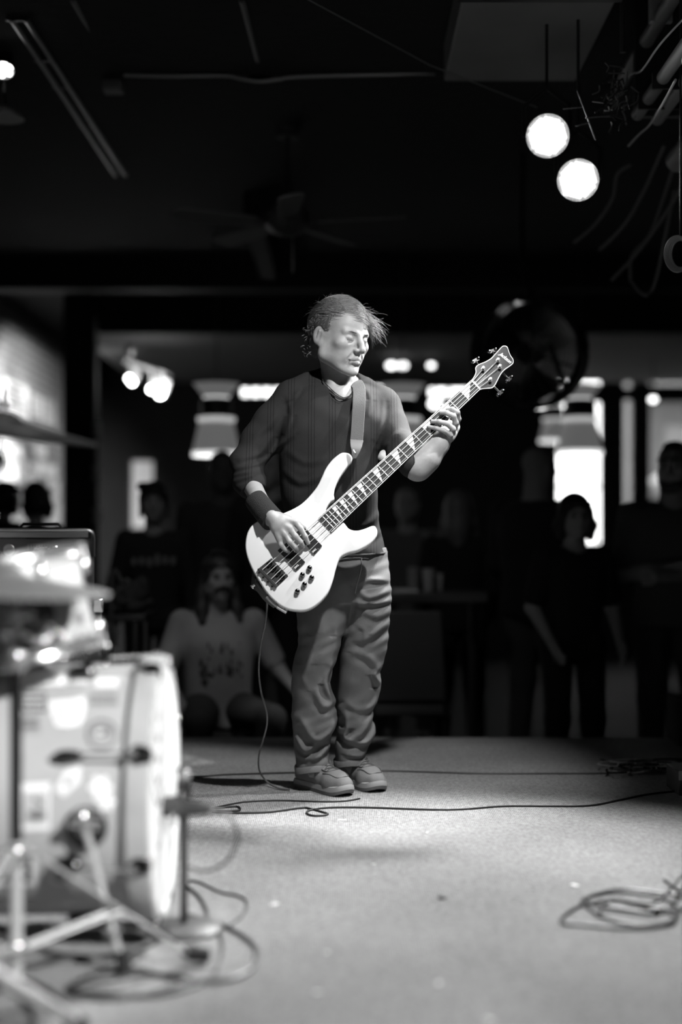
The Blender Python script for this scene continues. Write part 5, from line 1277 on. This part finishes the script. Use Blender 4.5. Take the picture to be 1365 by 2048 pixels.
for i, pts in enumerate([[(1262, 330, 6.3), (1235, 350, 6.4), (1225, 400, 6.5), (1190, 450, 6.7), (1150, 485, 6.9)], [(1330, 290, 6.2), (1290, 380, 6.4), (1250, 450, 6.6), (1200, 500, 6.9)],
                         [(1365, 280, 6.2), (1330, 390, 6.4), (1300, 470, 6.5), (1265, 510, 6.6), (1262, 560, 6.7)], [(1350, 380, 6.3), (1330, 480, 6.4), (1310, 570, 6.5), (1290, 590, 6.5), (1262, 560, 6.6)], [(1375, 340, 6.0), (1350, 400, 6.2), (1280, 500, 6.5), (1225, 560, 6.8)]]):
    MB().tube(crom([P(*p) for p in pts], 5), .009, 8).build('hanging_cable', mat('dark_cable_grey', .1, .6), None, label=['slack cable hanging just right of the lower stage light', 'second slack cable falling from the right pipes', 'cable falling along the right edge and ending in a short drop', 'cable sagging into a deep loop at the right', 'straightest slanting cable at the right'][i], category='cable', group='slack cables under the right ceiling')
hc_ = thing('cable_coil', 'coil of pale cable hanging at the right edge under the ceiling', 'cable coil', P(1350, 545, 5.2))
for k in range(5): MB().tube([P(1356 + k * 1.5 + (26 - 2 * k) * math.cos(q), 508 + (36 - 2 * k) * math.sin(q), 5.2 + .01 * k) for q in [j * math.pi / 12 for j in range(24)]], .0035, 6, True).build('turn', mat('pale_cable', .3, .5), hc_)
MB().cyl(P(1362, 472, 5.2), Vector((P(1362, 472, 5.2).x, 5.2, ZC)), .004, 6).build('hook', BLACKM, hc_)

# ---- lamps
GLOW = mat('led_on_bright', .9, .5, emit=14)
def par_can(c, aim, r, label, beads=.155, energy=0, target=None, spot=60, glow=GLOW, hang=True, src=None):
    ax = (Vector(aim) - c).normalized(); t = thing('stage_light', label, 'stage light', c)
    MB().lathe([(r * 1.08, -.004), (r * 1.1, .012), (r * 1.06, .014), (r * 1.0, .004), (r * 1.0, -.012), (r * 1.0, -.16), (r * .8, -.22), (r * .3, -.24), (0, -.24)], c, ax, 40).build('can', BLACKM, t)
    MB().lathe([(r * 1.0, 0), (0, 0)], c, ax, 40).build('lens_plate', mat('lens_plate', .3, .3, emit=.3), t)
    u = ax.orthogonal().normalized(); w = ax.cross(u); bd = MB(); st_ = r * beads
    for i in range(-8, 9):
        for j in range(-8, 9):
            x, y = (i + .5 * (j % 2)) * st_, j * st_ * .87
            if math.hypot(x, y) < r * .93: bd.ball(c + u * x + w * y + ax * .003, st_ * .44, 8, (1, 1, 1))
    bd.build('led_lenses', glow, t, kind='stuff')
    if energy: light('SPOT', 'stage_light_beam', c + ax * .02, energy, target, .075, spot, .75)
    sd = ax.cross(Vector((0, 0, 1))).normalized()
    if hang:
        MB().tube([c - ax * .1 + sd * r * 1.15, c - ax * .1 + sd * r * 1.15 + Vector((0, 0, .12)), c - ax * .1 + Vector((0, 0, .19)), c - ax * .1 - sd * r * 1.15 + Vector((0, 0, .12)), c - ax * .1 - sd * r * 1.15], .009, 8).build('yoke', BLACKM, t)
        top = c - ax * .1 + Vector((0, 0, .19)); MB().cyl(top, (top.x, top.y, 2.928), .006, 8).build('stem', BLACKM, t)
    return t
par_can(P(1096, 272, 5.5), (.2, 0, 1.0), .0775, 'higher of the two glaring round stage lights', energy=760, target=(.25, 3.7, 0), spot=58)
par_can(P(1157, 360, 5.45), (.0, 0, .8), .0745, 'lower and brighter of the two round stage lights', energy=600, target=(-.1, 3.9, .2), spot=60)
par_can(P(1398, 128, 4.9), (-.4, 4.3, .4), .055, 'small lamp seen edge on at the right edge by the pipes', glow=mat('led_on', .8, .4, emit=6))
par_can(P(6, 137, 6.4), (-1.2, 4.5, .0), .045, 'small lamp glowing under the left ceiling rails', .75, glow=mat('led_on', .8, .4, emit=6))
dl = thing('light_housing', 'unlit grey lamp housing under the small left ceiling lamp', 'lamp', P(14, 238, 6.6))
MB().lathe([(.02, .06), (.05, .05), (.085, .01), (.09, 0), (.0, 0)], P(10, 238, 6.6), n=20).build('shade', mat('dull_grey', .15, .6), dl)
MB().cyl(P(10, 232, 6.6), (P(10, 232, 6.6).x, 6.6, ZC), .006, 8).build('stem', BLACKM, dl)

# ---- ceiling fan
fcn = Vector(((575 - 682.5) / F * 7.6, 7.6, CZ + 633 / F * 7.6))
cf = thing('ceiling_fan', 'five blade ceiling fan hanging in the dark above the crowd', 'ceiling fan', fcn)
MB().lathe([(.0, -.07), (.05, -.065), (.09, -.04), (.12, -.01), (.12, .05), (.08, .09), (.02, .10), (0, .10)], fcn, n=28).build('motor', mat('fan_dark', .06, .5), cf)
MB().cyl(fcn + Vector((0, 0, .09)), (fcn.x, fcn.y, ZC), .014, 10).build('downrod', mat('fan_dark', .06, .5), cf)
MB().lathe([(.06, 0), (.07, .05)], (fcn.x, fcn.y, ZC - .051), n=20).build('canopy', mat('fan_dark', .06, .5), cf)
MB().cyl(fcn + Vector((.03, 0, -.07)), fcn + Vector((.03, 0, -.26)), .0025, 6).build('pull_chain', STEEL, cf)
for k in range(5):
    a = math.radians(-14 + 72 * k); d_ = Vector((math.cos(a), math.sin(a), 0)); s_ = Vector((-d_.y, d_.x, .22)).normalized(); n_ = d_.cross(s_)
    w_ = [(.18, .045), (.26, .058), (.45, .066), (.58, .068), (.62, .060), (.64, .03)]
    top = [fcn + d_ * x + s_ * w for x, w in w_] + [fcn + d_ * x - s_ * w for x, w in reversed(w_)]
    MB().prism([p + n_ * .004 for p in top], [p - n_ * .004 for p in top]).build('blade', mat('fan_blade', .12, .6), cf, bevel=.002)
    MB().prism([fcn + d_ * x + s_ * w + n_ * .008 for x, w in ((.08, .015), (.24, .035), (.24, -.035), (.08, -.015))], [fcn + d_ * x + s_ * w + n_ * .004 for x, w in ((.08, .015), (.24, .035), (.24, -.035), (.08, -.015))]).build('blade_bracket', BLACKM, cf)
# ---- drum fan
dc = P(1050, 706, 8.0); df = thing('drum_fan', 'large round caged fan hanging dark behind the headstock', 'fan', dc - Vector((0, 0, .33)))
ax = Vector((-.42, -.90, -.08)).normalized(); RF = .30; CG = mat('cage_wire', .25, .25, 1.0); GB = mat('fan_gloss_black', .015, .12, coat=.5)
MB().lathe([(RF, 0), (RF + .025, .0), (RF + .027, -.12), (RF + .02, -.2), (RF, -.2), (RF - .004, -.1)], dc, ax, 56, closed=True).build('drum', GB, df)
for k in range(11): MB().lathe([(.05 + .0245 * k - .0016, .012), (.05 + .0245 * k, .0145), (.05 + .0245 * k + .0016, .012), (.05 + .0245 * k, .0095)], dc, ax, 48, closed=True).build('cage_ring', CG, df)
u = ax.orthogonal().normalized(); w = ax.cross(u)
for k in range(24):
    q = k * math.pi / 12; r1 = u * math.cos(q) + w * math.sin(q); MB().tube([dc + r1 * .04 + ax * .012, dc + r1 * (RF + .01) + ax * .006], .0018, 5).build('cage_spoke', CG, df)
MB().lathe([(.0, .02), (.05, .018), (.055, .0), (.0, 0)], dc, ax, 24).build('hub_cap', GB, df)
for k in range(3):
    q0 = k * 2 * math.pi / 3 + .3; vs = []
    for j in range(7):
        q = q0 + j * .19
        for r_, h in ((.05, -.06), (.16, -.07), (.27, -.08)): vs.append(dc + (u * math.cos(q + .25 * (r_ - .05) / .2) + w * math.sin(q + .25 * (r_ - .05) / .2)) * r_ + ax * (h - .06 + .018 * j))
    MB().add(vs, [(j * 3 + i, j * 3 + i + 1, (j + 1) * 3 + i + 1, (j + 1) * 3 + i) for j in range(6) for i in range(2)]).build('blade', mat('alu_blade', .3, .3, 1.0), df)
MB().lathe([(.06, -.2), (.07, -.1), (.05, -.06)], dc, ax, 20).build('motor', GB, df)
for k in range(4):
    q = k * math.pi / 2 + .5; MB().cyl(dc - ax * .18 + (u * math.cos(q) + w * math.sin(q)) * .05, dc - ax * .18 + (u * math.cos(q) + w * math.sin(q)) * (RF + .005), .006, 6).build('rear_strut', BLACKM, df)
MB().tube([dc - ax * .1 + w * .33, (dc.x, 8.1, dc.z + .5), (dc.x, 8.1, ZC)], .016, 8).build('bracket', PAINTB, df)
# ---- pendant lamps
SH = mat('shade_glow', .6, .6, emit=.10); RIM = mat('shade_rim_glow', .9, .5, emit=.9); RIM2 = mat('shade_collar_glow', .9, .5, emit=.45)
def pendant(px, d, label, s=1.0, power=3):
    def z(py): return P(0, py, d).z
    c = Vector((P(px, 0, d).x, d, 0)); t = thing('pendant_lamp', label, 'pendant lamp', (c.x, d, z(912)), group='double cone pendant lamps over the room'); k = s * d / F
    g = lambda pr: [(r * k, z(840 + (py - 840) * s)) for r, py in pr]
    MB().lathe(g([(46, 768), (45, 768), (24, 796), (26, 797)])[::-1], c, n=36).build('upper_cone', SH, t)
    MB().lathe(g([(27, 786), (28.5, 786), (24.5, 797), (23, 797)]), c, n=36, closed=True).build('glowing_collar', RIM, t)
    MB().lathe(g([(24, 797), (31, 800), (33, 834), (20, 836)]), c, n=36).build('band', mat('lamp_band', .01, .5), t)
    MB().lathe(g([(33, 835), (38, 835), (38, 843), (35, 844)]), c, n=36, closed=True).build('top_rim', RIM2, t)
    MB().lathe(g([(34, 843), (48, 904), (47, 904), (33, 844)]), c, n=36, closed=True).build('lower_shade', SH, t)
    MB().lathe(g([(48.5, 904), (49, 912), (47, 912), (46.5, 904)]), c, n=36, closed=True).build('rim', RIM, t)
    bz = z(840 + 20 * s); MB().ball((c.x, d, bz), .03, 12).build('bulb', mat('bulb_on', .9, .5, emit=4), t)
    MB().cyl((c.x, d, z(840 - 60 * s)), (c.x, d, 2.6 if d > 11.8 else ZC), .006, 8).build('cord', BLACKM, t)
    if power: light('POINT', 'pendant_glow', (c.x, d, bz - .05), power, size=.04)
pendant(433, 10.2, 'pendant lamp left of the bassist with both cones glowing')
pendant(806, 10.6, 'pendant lamp half hidden behind the bassist shoulder', .98)
pendant(1160, 10.4, 'pendant lamp hanging before the bright window at the right', .95)
pendant(1109, 12.6, 'smaller farther pendant lamp left of the one before the window', .62, 0)
# track lights and bulbs far away
tr0 = thing('track_light', 'ceiling track with four tiny bright spots above the left far room', 'track light', P(290, 750, 12.2))
MB().cyl(P(248, 722, 12.4), P(340, 752, 12.6), .018, 8).build('track', BLACKM, tr0)
for a, b, r in ((258, 757, 6.5), (264, 764, 7), (302, 779, 7), (320, 788, 10), (325, 781, 7)):
    p = P(a, b, 12.2); hd = MB().cyl(p + Vector((0, .02, 0)), p + Vector((.02, .12, .08)), r * 12.2 / F * 1.1, 12).build('spot_head', BLACKM, tr0)
    MB().ball(p, r * 12.2 / F * .85, 10, (1, .5, 1)).build('bulb', GLOW, hd); MB().cyl(p + Vector((0, .05, .03)), P(a, b - 40, 12.3), .008, 6).build('stem', BLACKM, hd)
MB().cyl(P(258, 712, 12.3), P(262, 690, 12.3), .04, 12).build('canopy', BLACKM, tr0)
for a, b, r, l in ((783, 731, 8, 'left of two small ceiling lights right of the face'), (806, 731, 8, 'right of two small ceiling lights right of the face'), (863, 731, 6, 'single small ceiling light further right of the face'), (871, 808, 11, 'round bright lamp just above the fretting hand'), (1307, 799, 7, 'small bulb beside the far right window frame')):
    p = P(a, b, 13.2); t = thing('small_lamp', l, 'lamp', p)
    MB().ball(p, r * 13.2 / F, 12, (1.15, 1, .8)).build('bulb', mat('bulb_on', .9, .5, emit=4), t)
    MB().cyl(p + Vector((0, 0, r * 13.2 / F * .6)), (p.x, p.y, 2.6), .01, 8).build('stem', BLACKM, t)
# ================================================================ THE CROWD
def crowd(px, pytop, d, label, yaw=0, seated=False, arms='down', top=.02, trou=.02, hairv=.012, skin=SKIN_BG, hair='short', sleeve='long', bulk=1.0, wear=None, headyaw=0, eyes=True, legs=None, stool=False):
    H = 1.75 if not seated else 1.75 - .43
    base = AF + (.28 if stool else 0)
    z = P(0, pytop, d).z; s = (z - base) / H; dz = -.43 if seated else 0
    t = thing('person', label, 'person', (P(px, 0, d).x, d, base), rotz=math.radians(yaw), local=True); t.scale = (s, s, s)
    Hc = Vector((0, -.015, 1.635 + dz)); HR = rotz(math.radians(headyaw)); b = bulk
    A = {'down': [(.235, .02, 1.13, .245, -.05, .88)] * 2, 'crossed': [(.25, -.04, 1.10, -.06, -.23, 1.16), (.25, -.04, 1.10, -.06, -.26, 1.10)],
         'lap': [(.26, .0, 1.12, .13, -.24, .96)] * 2, 'rest': [(.30, -.02, 1.12, .16, -.30, .86), (.33, .02, 1.14, .36, -.26, 1.06)], 'side': [(.24, .03, 1.12, .20, -.18, .93)] * 2, 'raised': [(.24, .02, 1.13, .245, -.05, .9), (.27, -.10, 1.16, .20, -.28, 1.34)]}[arms]
    bd = Field((-.62, -.62, 0.0), (.62, .34, 1.84 + dz), .0085)
    head_shape(bd, Hc, HR, 1.0, False)
    bd.cone((0, .015, 1.58 + dz), (0, .02, 1.44 + dz), .054 * b, .062 * b, .03)
    tl = [(1.46 + dz, 0, .02, .10 * b, .06), (1.42 + dz, 0, .02, .165 * b, .08), (1.30 + dz, 0, .01, .178 * b, .105 * b), (1.15 + dz, 0, .01, .16 * b, .105 * b), (1.02 + dz, 0, .01, .155 * b, .105 * b), (.90 + dz, 0, .01, .165 * b, .11 * b)]
    bd.loft(tl, .02, p=2.3)
    SHd = lambda q: (q * .178 * b, .015, 1.395 + dz)
    for i, q in enumerate((-1, 1)):
        ex, ey, ez, wx, wy, wz = A[i]; E = Vector((q * ex, ey, ez + dz)); W = Vector((q * wx, wy, wz + dz)); f = (W - E).normalized()
        bd.chain([SHd(q), E, W], [.05, .042, .027], .02)
        dn = f if arms != 'down' else Vector((0, -.15, -1)).normalized(); sd = dn.cross(Vector((q, .2, .1))).normalized(); nn = Vector((q, 0, 0))
        bd.cone(W, W + dn * .07, .026, .028, .012)
        for k in range(4):
            o = sd * (k - 1.5) * .019; L_ = (.062, .072, .068, .052)[k]
            bd.chain([W + dn * .075 + o, W + dn * (.075 + L_ * .5) + o * 1.25, W + dn * (.07 + L_) + o * 1.3 - nn * .012], [.0105, .0098, .0088], .004)
        bd.chain([W + dn * .03 + sd * .024, W + dn * .075 + sd * .050], [.0125, .010], .006)
    # legs
    hz = .93 + dz; 
    if seated: LG = [((q * .10, -.02, hz), (q * (.17 if q < 0 else .20), -.46, hz - .0), (q * .17, -.42, .09)) for q in (-1, 1)]
    else: LG = [((q * .095, .01, hz - .03), (q * .105, -.01, .50), (q * .115, .02, .09)) for q in (-1, 1)]
    for a, k_, c in LG: bd.chain([a, k_, c], [.07, .05, .035], .02)
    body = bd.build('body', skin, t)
    # top
    tp = Field((-.62, -.5, .3), (.62, .34, 1.56 + dz), .011)
    tp.loft([(r[0], r[1], r[2], r[3] + .014, r[4] + .014) for r in tl] + [(.84 + dz, 0, .01, .172 * b, .12 * b)], .02, p=2.3)
    for i, q in enumerate((-1, 1)):
        ex, ey, ez, wx, wy, wz = A[i]; E = Vector((q * ex, ey, ez + dz)); W = Vector((q * wx, wy, wz + dz)); S = Vector(SHd(q))
        if sleeve == 'long': tp.chain([S, E, lerp(E, W, .92)], [.072, .058, .042], .02)
        else: tp.chain([S, lerp(S, E, .78)], [.075, .066], .02)
    tp.cone((0, -.01, 1.56 + dz), (0, -.01, 1.475 + dz), .075, .070, .005, 'sub')
    tm = top if not isinstance(top, float) else mat('cloth_top_%d' % int(top * 1000), top, .9)
    tobj = tp.build('shirt', tm, t)
    tf = Field((-.45, -.62, .03), (.45, .25, hz + .2), .012)
    for a, k_, c in LG: tf.chain([a, k_, c], [.098 * b, .072, .058], .03)
    tf.cone((-.07, .01, hz), (.07, .01, hz), .115, .115, .03)
    tf.build('trousers', mat('cloth_legs_%d' % int(trou * 1000), trou, .9), t)
    for a, k_, c in LG:
        ff = Field((c[0] - .07, c[1] - .24, 0), (c[0] + .07, c[1] + .1, .14), .010)
        ff.chain([(c[0], c[1] + .03, .04), (c[0], c[1] - .08, .04), (c[0], c[1] - .17, .035)], [.042, .044, .038], .02); ff.cone((c[0], c[1], .05), (c[0], c[1], .10), .044, .046, .02)
        ff.build('shoe', mat('shoe_dark', .02, .6), t)
    # hair
    E_ = lambda c: Hc + HR @ Vector(c); HM_ = mat('hair_%d' % int(hairv * 1000), hairv, .6)
    if hair != 'bald':
        h = Field(tuple(np.array(Hc) - .30), tuple(np.array(Hc) + .24), .008)
        e = .010 if hair == 'short' else .020
        h.ell(E_((0, .026, .036)), (.073 + e, .094 + e, .082 + e), HR)
        if hair != 'short':
            h.ell(E_((0, .05, -.03)), (.083, .075, .09), HR, .02)
        if hair == 'long':
            for q in (-1, 1): h.chain([E_((q * .075, .02, .02)), E_((q * .088, .02, -.08)), E_((q * .095, -.01, -.17)), E_((q * .10, -.05, -.23))], [.022, .030, .034, .022], .03)
            h.chain([E_((0, .07, 0)), E_((0, .08, -.12)), E_((0, .075, -.24))], [.07, .075, .06], .04)
        if hair == 'bob':
            for q in (-1, 1): h.chain([E_((q * .075, .0, .03)), E_((q * .090, .01, -.05)), E_((q * .085, .0, -.11))], [.022, .032, .026], .03)
            h.chain([E_((-.05, -.075, .065)), E_((0, -.092, .062)), E_((.05, -.075, .065))], [.02, .018, .02], .02)
        if hair == 'bun':
            h.ell(E_((-.07, .06, .10)), (.040, .038, .032), HR, .01); h.chain([E_((-.05, -.078, .05)), E_((0, -.092, .045)), E_((.05, -.078, .05))], [.018, .018, .018], .02)
            for q in (-1, 1): h.chain([E_((q * .078, -.01, .03)), E_((q * .082, -.02, -.09))], [.014, .012], .02)
        h.ell(E_((0, -.085, -.035)), (.057, .07, .085), HR, .012, 'sub')
        h.build('hair', HM_, t)
    if eyes:
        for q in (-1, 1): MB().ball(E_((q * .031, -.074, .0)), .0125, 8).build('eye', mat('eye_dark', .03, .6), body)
        for q in (-1, 1): MB().tube([E_((q * .046, -.079, .020)), E_((q * .018, -.092, .021))], .004, 6).build('eyebrow', HM_, body)
        MB().tube([E_((-.022, -.090, -.068)), E_((0, -.099, -.066)), E_((.022, -.090, -.068))], .002, 5).build('mouth_line', mat('lip_line', .10, .7), body)
    if wear: wear(t, body, tobj, E_, HR, Hc, dz)
    return t
def w_beanie(t, body, tobj, E_, HR, Hc, dz):
    f = Field(tuple(np.array(Hc) - .05), tuple(np.array(Hc) + .22), .006)
    f.ell(E_((0, .02, .065)), (.088, .105, .092), HR); f.fn(lambda g, X, Y, Z: np.maximum(g, (Hc.z + .040) - Z), tuple(np.array(Hc) - .2), tuple(np.array(Hc) + .25))
    b = f.build('beanie', mat('beanie_dark', .012, .95), t)
    MB().lathe([(.092, .035), (.098, .04), (.098, .075), (.092, .08)], E_((0, .016, 0)), n=28).build('brim', mat('beanie_dark', .012, .95), b)
    MB().box(E_((-.008, -.092, .075)), (.034, .008, .03)).build('patch', mat('patch_grey', .12, .8), b, bevel=.002)
    MB().tube([E_((-.045, -.075, -.075)), E_((-.03, -.092, -.055)), E_((0, -.104, -.050)), E_((.03, -.092, -.055)), E_((.045, -.075, -.075))], [.006, .010, .009, .010, .006], 8).build('moustache', mat('hair_12', .012, .6), body)
    # shirt graphic: skyline of dark dabs and a round badge
    rp = random.Random(9); pg = MB()
    def sp(x, z): 
        return Vector((x, .01 - .126 * 1.02 * max(.05, (1 - (abs(x) / .185) ** 2.3)) ** (1 / 2.3) - .004, z + dz))
    for i in range(42):
        x = rp.uniform(-.12, .12); zz = rp.choice([1.27, 1.20, 1.18, 1.14]) + rp.uniform(-.02, .02) - abs(x) * .1; w = rp.uniform(.004, .012); hh = rp.uniform(.006, .022)
        pg.add([sp(x - w, zz - hh), sp(x + w, zz - hh), sp(x + w * .6, zz + hh), sp(x - w * .6, zz + hh)], [(0, 1, 2, 3)])
    pg.build('shirt_print', mat('print_dark', .06, .9), tobj, smooth=False, kind='stuff')
    MB().add([sp(-.09 + .018 * math.cos(q), 1.09 + .018 * math.sin(q)) for q in [k * math.pi / 6 for k in range(12)]], [tuple(range(12))]).build('badge_print', mat('print_dark', .06, .9), tobj, smooth=False)
    MB().tube([Vector((-.13, -.25, .96 + dz)) + Vector((.026 * math.cos(q), 0, .026 * math.sin(q))) for q in [k * math.pi / 6 for k in range(12)]], .006, 6, True).build('bracelet', CHROME, body)
def w_cap(t, body, tobj, E_, HR, Hc, dz):
    f = Field(tuple(np.array(Hc) - .05), tuple(np.array(Hc) + .22), .006)
    f.ell(E_((0, .02, .052)), (.086, .104, .084), HR); f.fn(lambda g, X, Y, Z: np.maximum(g, (Hc.z + .045) - Z), tuple(np.array(Hc) - .2), tuple(np.array(Hc) + .25))
    b = f.build('cap', mat('cap_dark', .012, .8), t)
    o = [(-.07, -.06), (-.062, -.12), (-.03, -.155), (.03, -.155), (.062, -.12), (.07, -.06)]
    MB().prism([E_((x, y, .050 - .1 * x * x / .07 + (y + .06) * .15)) for x, y in o], [E_((x, y, .045 - .1 * x * x / .07 + (y + .06) * .15)) for x, y in o]).build('visor', mat('cap_dark', .012, .8), b, bevel=.002)
    f = Field(tuple(np.array(Hc) - .18), tuple(np.array(Hc) + .0 + .05), .007)
    f.chain([E_((-.055, -.03, -.06)), E_((-.02, -.075, -.10)), E_((.02, -.075, -.10)), E_((.055, -.03, -.06))], [.02, .026, .026, .02], .02); f.build('beard', mat('hair_50', .05, .7), body)
def w_glasses(t, body, tobj, E_, HR, Hc, dz):
    for q in (-1, 1): MB().tube([E_((q * .031 + .021 * math.cos(a), -.100, .0 + .017 * math.sin(a))) for a in [k * math.pi / 6 for k in range(12)]], .0018, 5, True).build('spectacle_rim', BLACKP, body)
    MB().tube([E_((-.012, -.101, .003)), E_((.012, -.101, .003))], .0018, 5).build('spectacle_bridge', BLACKP, body)
def w_print(t, body, tobj, E_, HR, Hc, dz):
    rp = random.Random(4)
    for i in range(6):
        x = -.12 + .048 * i; y = .01 - .126 * 1.02 * max(.05, (1 - (abs(x) / .185) ** 2.3)) ** (1 / 2.3) - .005
        MB().box((x, y, 1.27 + dz + rp.uniform(-.008, .008)), (.026, .004, rp.uniform(.04, .07))).build('shirt_print', mat('patch_grey2', .2, .8), tobj)
TEE = mat('pale_grey_tshirt', .36, .9, noise=(5, .32, .40))
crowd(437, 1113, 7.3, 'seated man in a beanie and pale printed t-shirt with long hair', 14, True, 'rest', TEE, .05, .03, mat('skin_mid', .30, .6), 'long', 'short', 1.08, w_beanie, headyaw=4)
crowd(308, 968, 8.6, 'woman with hair bun and dark printed top before the pale picture', 6, False, 'down', .012, .015, .006, mat('skin_dim', .2, .7), 'bun', 'long', .95, w_print, eyes=True)  # dim crowd skins: shade of the dark room put into the colour
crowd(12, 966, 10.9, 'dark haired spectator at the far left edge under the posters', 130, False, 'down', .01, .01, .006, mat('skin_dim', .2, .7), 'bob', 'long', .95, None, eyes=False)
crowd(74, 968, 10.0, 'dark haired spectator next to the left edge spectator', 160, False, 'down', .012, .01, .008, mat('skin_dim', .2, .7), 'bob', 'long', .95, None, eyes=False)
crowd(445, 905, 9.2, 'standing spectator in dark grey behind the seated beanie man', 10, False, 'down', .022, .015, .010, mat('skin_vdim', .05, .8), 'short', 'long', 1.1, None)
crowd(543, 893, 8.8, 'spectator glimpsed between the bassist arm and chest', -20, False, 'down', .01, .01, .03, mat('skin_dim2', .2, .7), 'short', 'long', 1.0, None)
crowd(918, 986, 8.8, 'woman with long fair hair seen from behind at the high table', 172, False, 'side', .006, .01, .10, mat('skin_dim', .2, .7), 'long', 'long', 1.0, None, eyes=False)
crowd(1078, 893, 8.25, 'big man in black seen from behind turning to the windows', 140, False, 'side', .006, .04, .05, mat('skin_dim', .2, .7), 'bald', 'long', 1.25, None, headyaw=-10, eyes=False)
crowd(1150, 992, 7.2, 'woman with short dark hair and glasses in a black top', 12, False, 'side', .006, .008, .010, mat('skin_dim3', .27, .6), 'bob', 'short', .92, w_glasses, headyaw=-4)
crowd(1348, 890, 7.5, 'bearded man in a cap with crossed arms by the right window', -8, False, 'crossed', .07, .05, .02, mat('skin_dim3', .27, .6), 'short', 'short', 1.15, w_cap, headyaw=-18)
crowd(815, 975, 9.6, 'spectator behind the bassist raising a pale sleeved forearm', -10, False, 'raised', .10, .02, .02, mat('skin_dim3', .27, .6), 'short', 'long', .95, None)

# ---- furniture among the crowd
def chair(c, yaw, v, label, wood=False):
    t = thing('chair', label, 'chair', c, rotz=math.radians(yaw), local=True); m = mat('chair_%d' % int(v * 1000), v, .7)
    MB().bb((-.22, -.22, .42), (.22, .22, .49)).build('seat', m, t, bevel=.02, seg=3)
    MB().prism([(-.20, .20, .50), (.20, .20, .50), (.165, .27, .98), (-.165, .27, .98)], [(-.20, .235, .50), (.20, .235, .50), (.165, .30, .98), (-.165, .30, .98)]).build('backrest', m, t, bevel=.012)
    for x in (-.19, .19):
        for y in (-.19, .19): MB().cyl((x, y, .43), (x * 1.08, y * 1.1, 0), .014, 10).build('leg', BLACKM, t)
        MB().cyl((x, .21, .42), (x, .235, .56), .012, 8).build('back_post', BLACKM, t)
    return t
chair(Vector((P(815, 0, 7.7).x, 7.7, AF)), 180, .085, 'grey padded chair with its back to the table behind the bassist legs')
chair(Vector((P(437, 0, 7.34).x, 7.52, AF)), 14, .03, 'dark chair under the seated man in the beanie')
tb_ = thing('high_table', 'dark high table with cups behind the bassist hips', 'table', (P(880, 0, 8.25).x, 8.25, AF))
za = P(0, 1183, 8.1).z; xa, xb = P(740, 0, 8.1).x, P(972, 0, 8.1).x
MB().bb((xa, 7.95, za - .06), (xb, 8.32, za)).build('tabletop', mat('table_grey', .06, .35), tb_, bevel=.008)
for x in (xa + .06, xb - .06):
    MB().cyl((x, 8.22, AF), (x, 8.22, za - .05), .025, 12).build('leg', BLACKM, tb_)
def cup(px, d, h, v, label, nm='plastic_cup'):
    c = Vector((P(px, 0, d).x, d, za)); t = thing(nm, label, 'cup', c)
    MB().lathe([(.028, .0), (.038, h), (.036, h), (.026, .004), (0, .004)], c, n=20).build('wall', mat('cup_%d' % int(v * 100), v, .4), t); MB().lathe([(0, h * .7), (.033, h * .7)], c, n=20).build('drink', mat('drink', .1, .2), t)
cup(858, 8.12, .13, .35, 'tall pale cup on the high table left of the fair haired woman'); cup(876, 8.2, .10, .5, 'smaller pale cup beside the tall one on the high table')
cup(828, 8.12, .14, .2, 'dull tall glass at the left end of the high table')
MB().bb((P(786, 0, 8.08).x, 8.03, za + .0005), (P(836, 0, 8.08).x, 8.25, za + .012)).build('napkin_stack', mat('napkin', .75, .8), None, label='bright folded napkins on the table end beside the jeans', category='napkins')
lt = thing('side_table', 'small dark table with jackets at the left of the crowd', 'table', (P(250, 0, 7.6).x, 7.6, AF))
zb = P(0, 1225, 7.6).z; MB().bb((P(205, 0, 7.6).x, 7.4, zb - .04), (P(300, 0, 7.6).x, 7.85, zb)).build('tabletop', mat('table_grey', .06, .35), lt, bevel=.006)
for a in (215, 266, 292): MB().cyl((P(a, 0, 7.6).x, 7.5 + (a % 3) * .1, AF), (P(a, 0, 7.6).x, 7.5 + (a % 3) * .1, zb - .03), .012, 10).build('leg', STEEL, lt)
jk = thing('jacket', 'dark jacket heaped on the small table at the left', 'jacket', (P(250, 0, 7.6).x, 7.6, zb))
jf2 = Field((P(195, 0, 7.6).x - .1, 7.3, zb - .2), (P(310, 0, 7.6).x + .1, 7.95, zb + .26), .008)
jf2.ell(P(240, 1212, 7.6), (.13, .16, .06)); jf2.ell(P(262, 1190, 7.62), (.10, .12, .07), None, .04); jf2.cone(P(215, 1195, 7.5), P(285, 1165, 7.6), .035, .03, .03); jf2.cone(P(225, 1225, 7.45), P(300, 1205, 7.5), .025, .02, .02)
jf2.fn(lambda g, X, Y, Z: np.maximum(g + .006 * np.sin(60 * X + 40 * Z + 3 * np.sin(30 * Y)), zb + .001 - Z), (-9, 0, -1), (9, 20, 4))
jf2.build('heap', mat('jacket_dark', .035, .85), jk)
rl = thing('rail', 'curved pale handle standing beside the left table', 'handle', (P(255, 0, 7.4).x, 7.4, AF))
MB().tube(crom([(P(225, 0, 7.35).x, 7.35, AF), P(222, 1174, 7.35), P(245, 1163, 7.35), P(256, 1160, 7.35), P(257, 1168, 7.35), P(246, 1178, 7.35), P(235, 1182, 7.35)], 5), .010, 8).build('bar', mat('rail_grey', .08, .4), rl)
# dark loudspeaker at the right, wedge of the crowd area
ls = thing('floor_speaker', 'black floor speaker beyond the right stage corner', 'speaker', (1.75, 6.9, AF))
MB().bb((1.62, 6.7, AF), (2.2, 7.1, .14)).build('case', TOL, ls, bevel=.01); MB().bb((1.65, 6.69, AF + .04), (2.17, 6.7, .10)).build('grille', mat('perforated_metal', .05, .45, .5), ls)
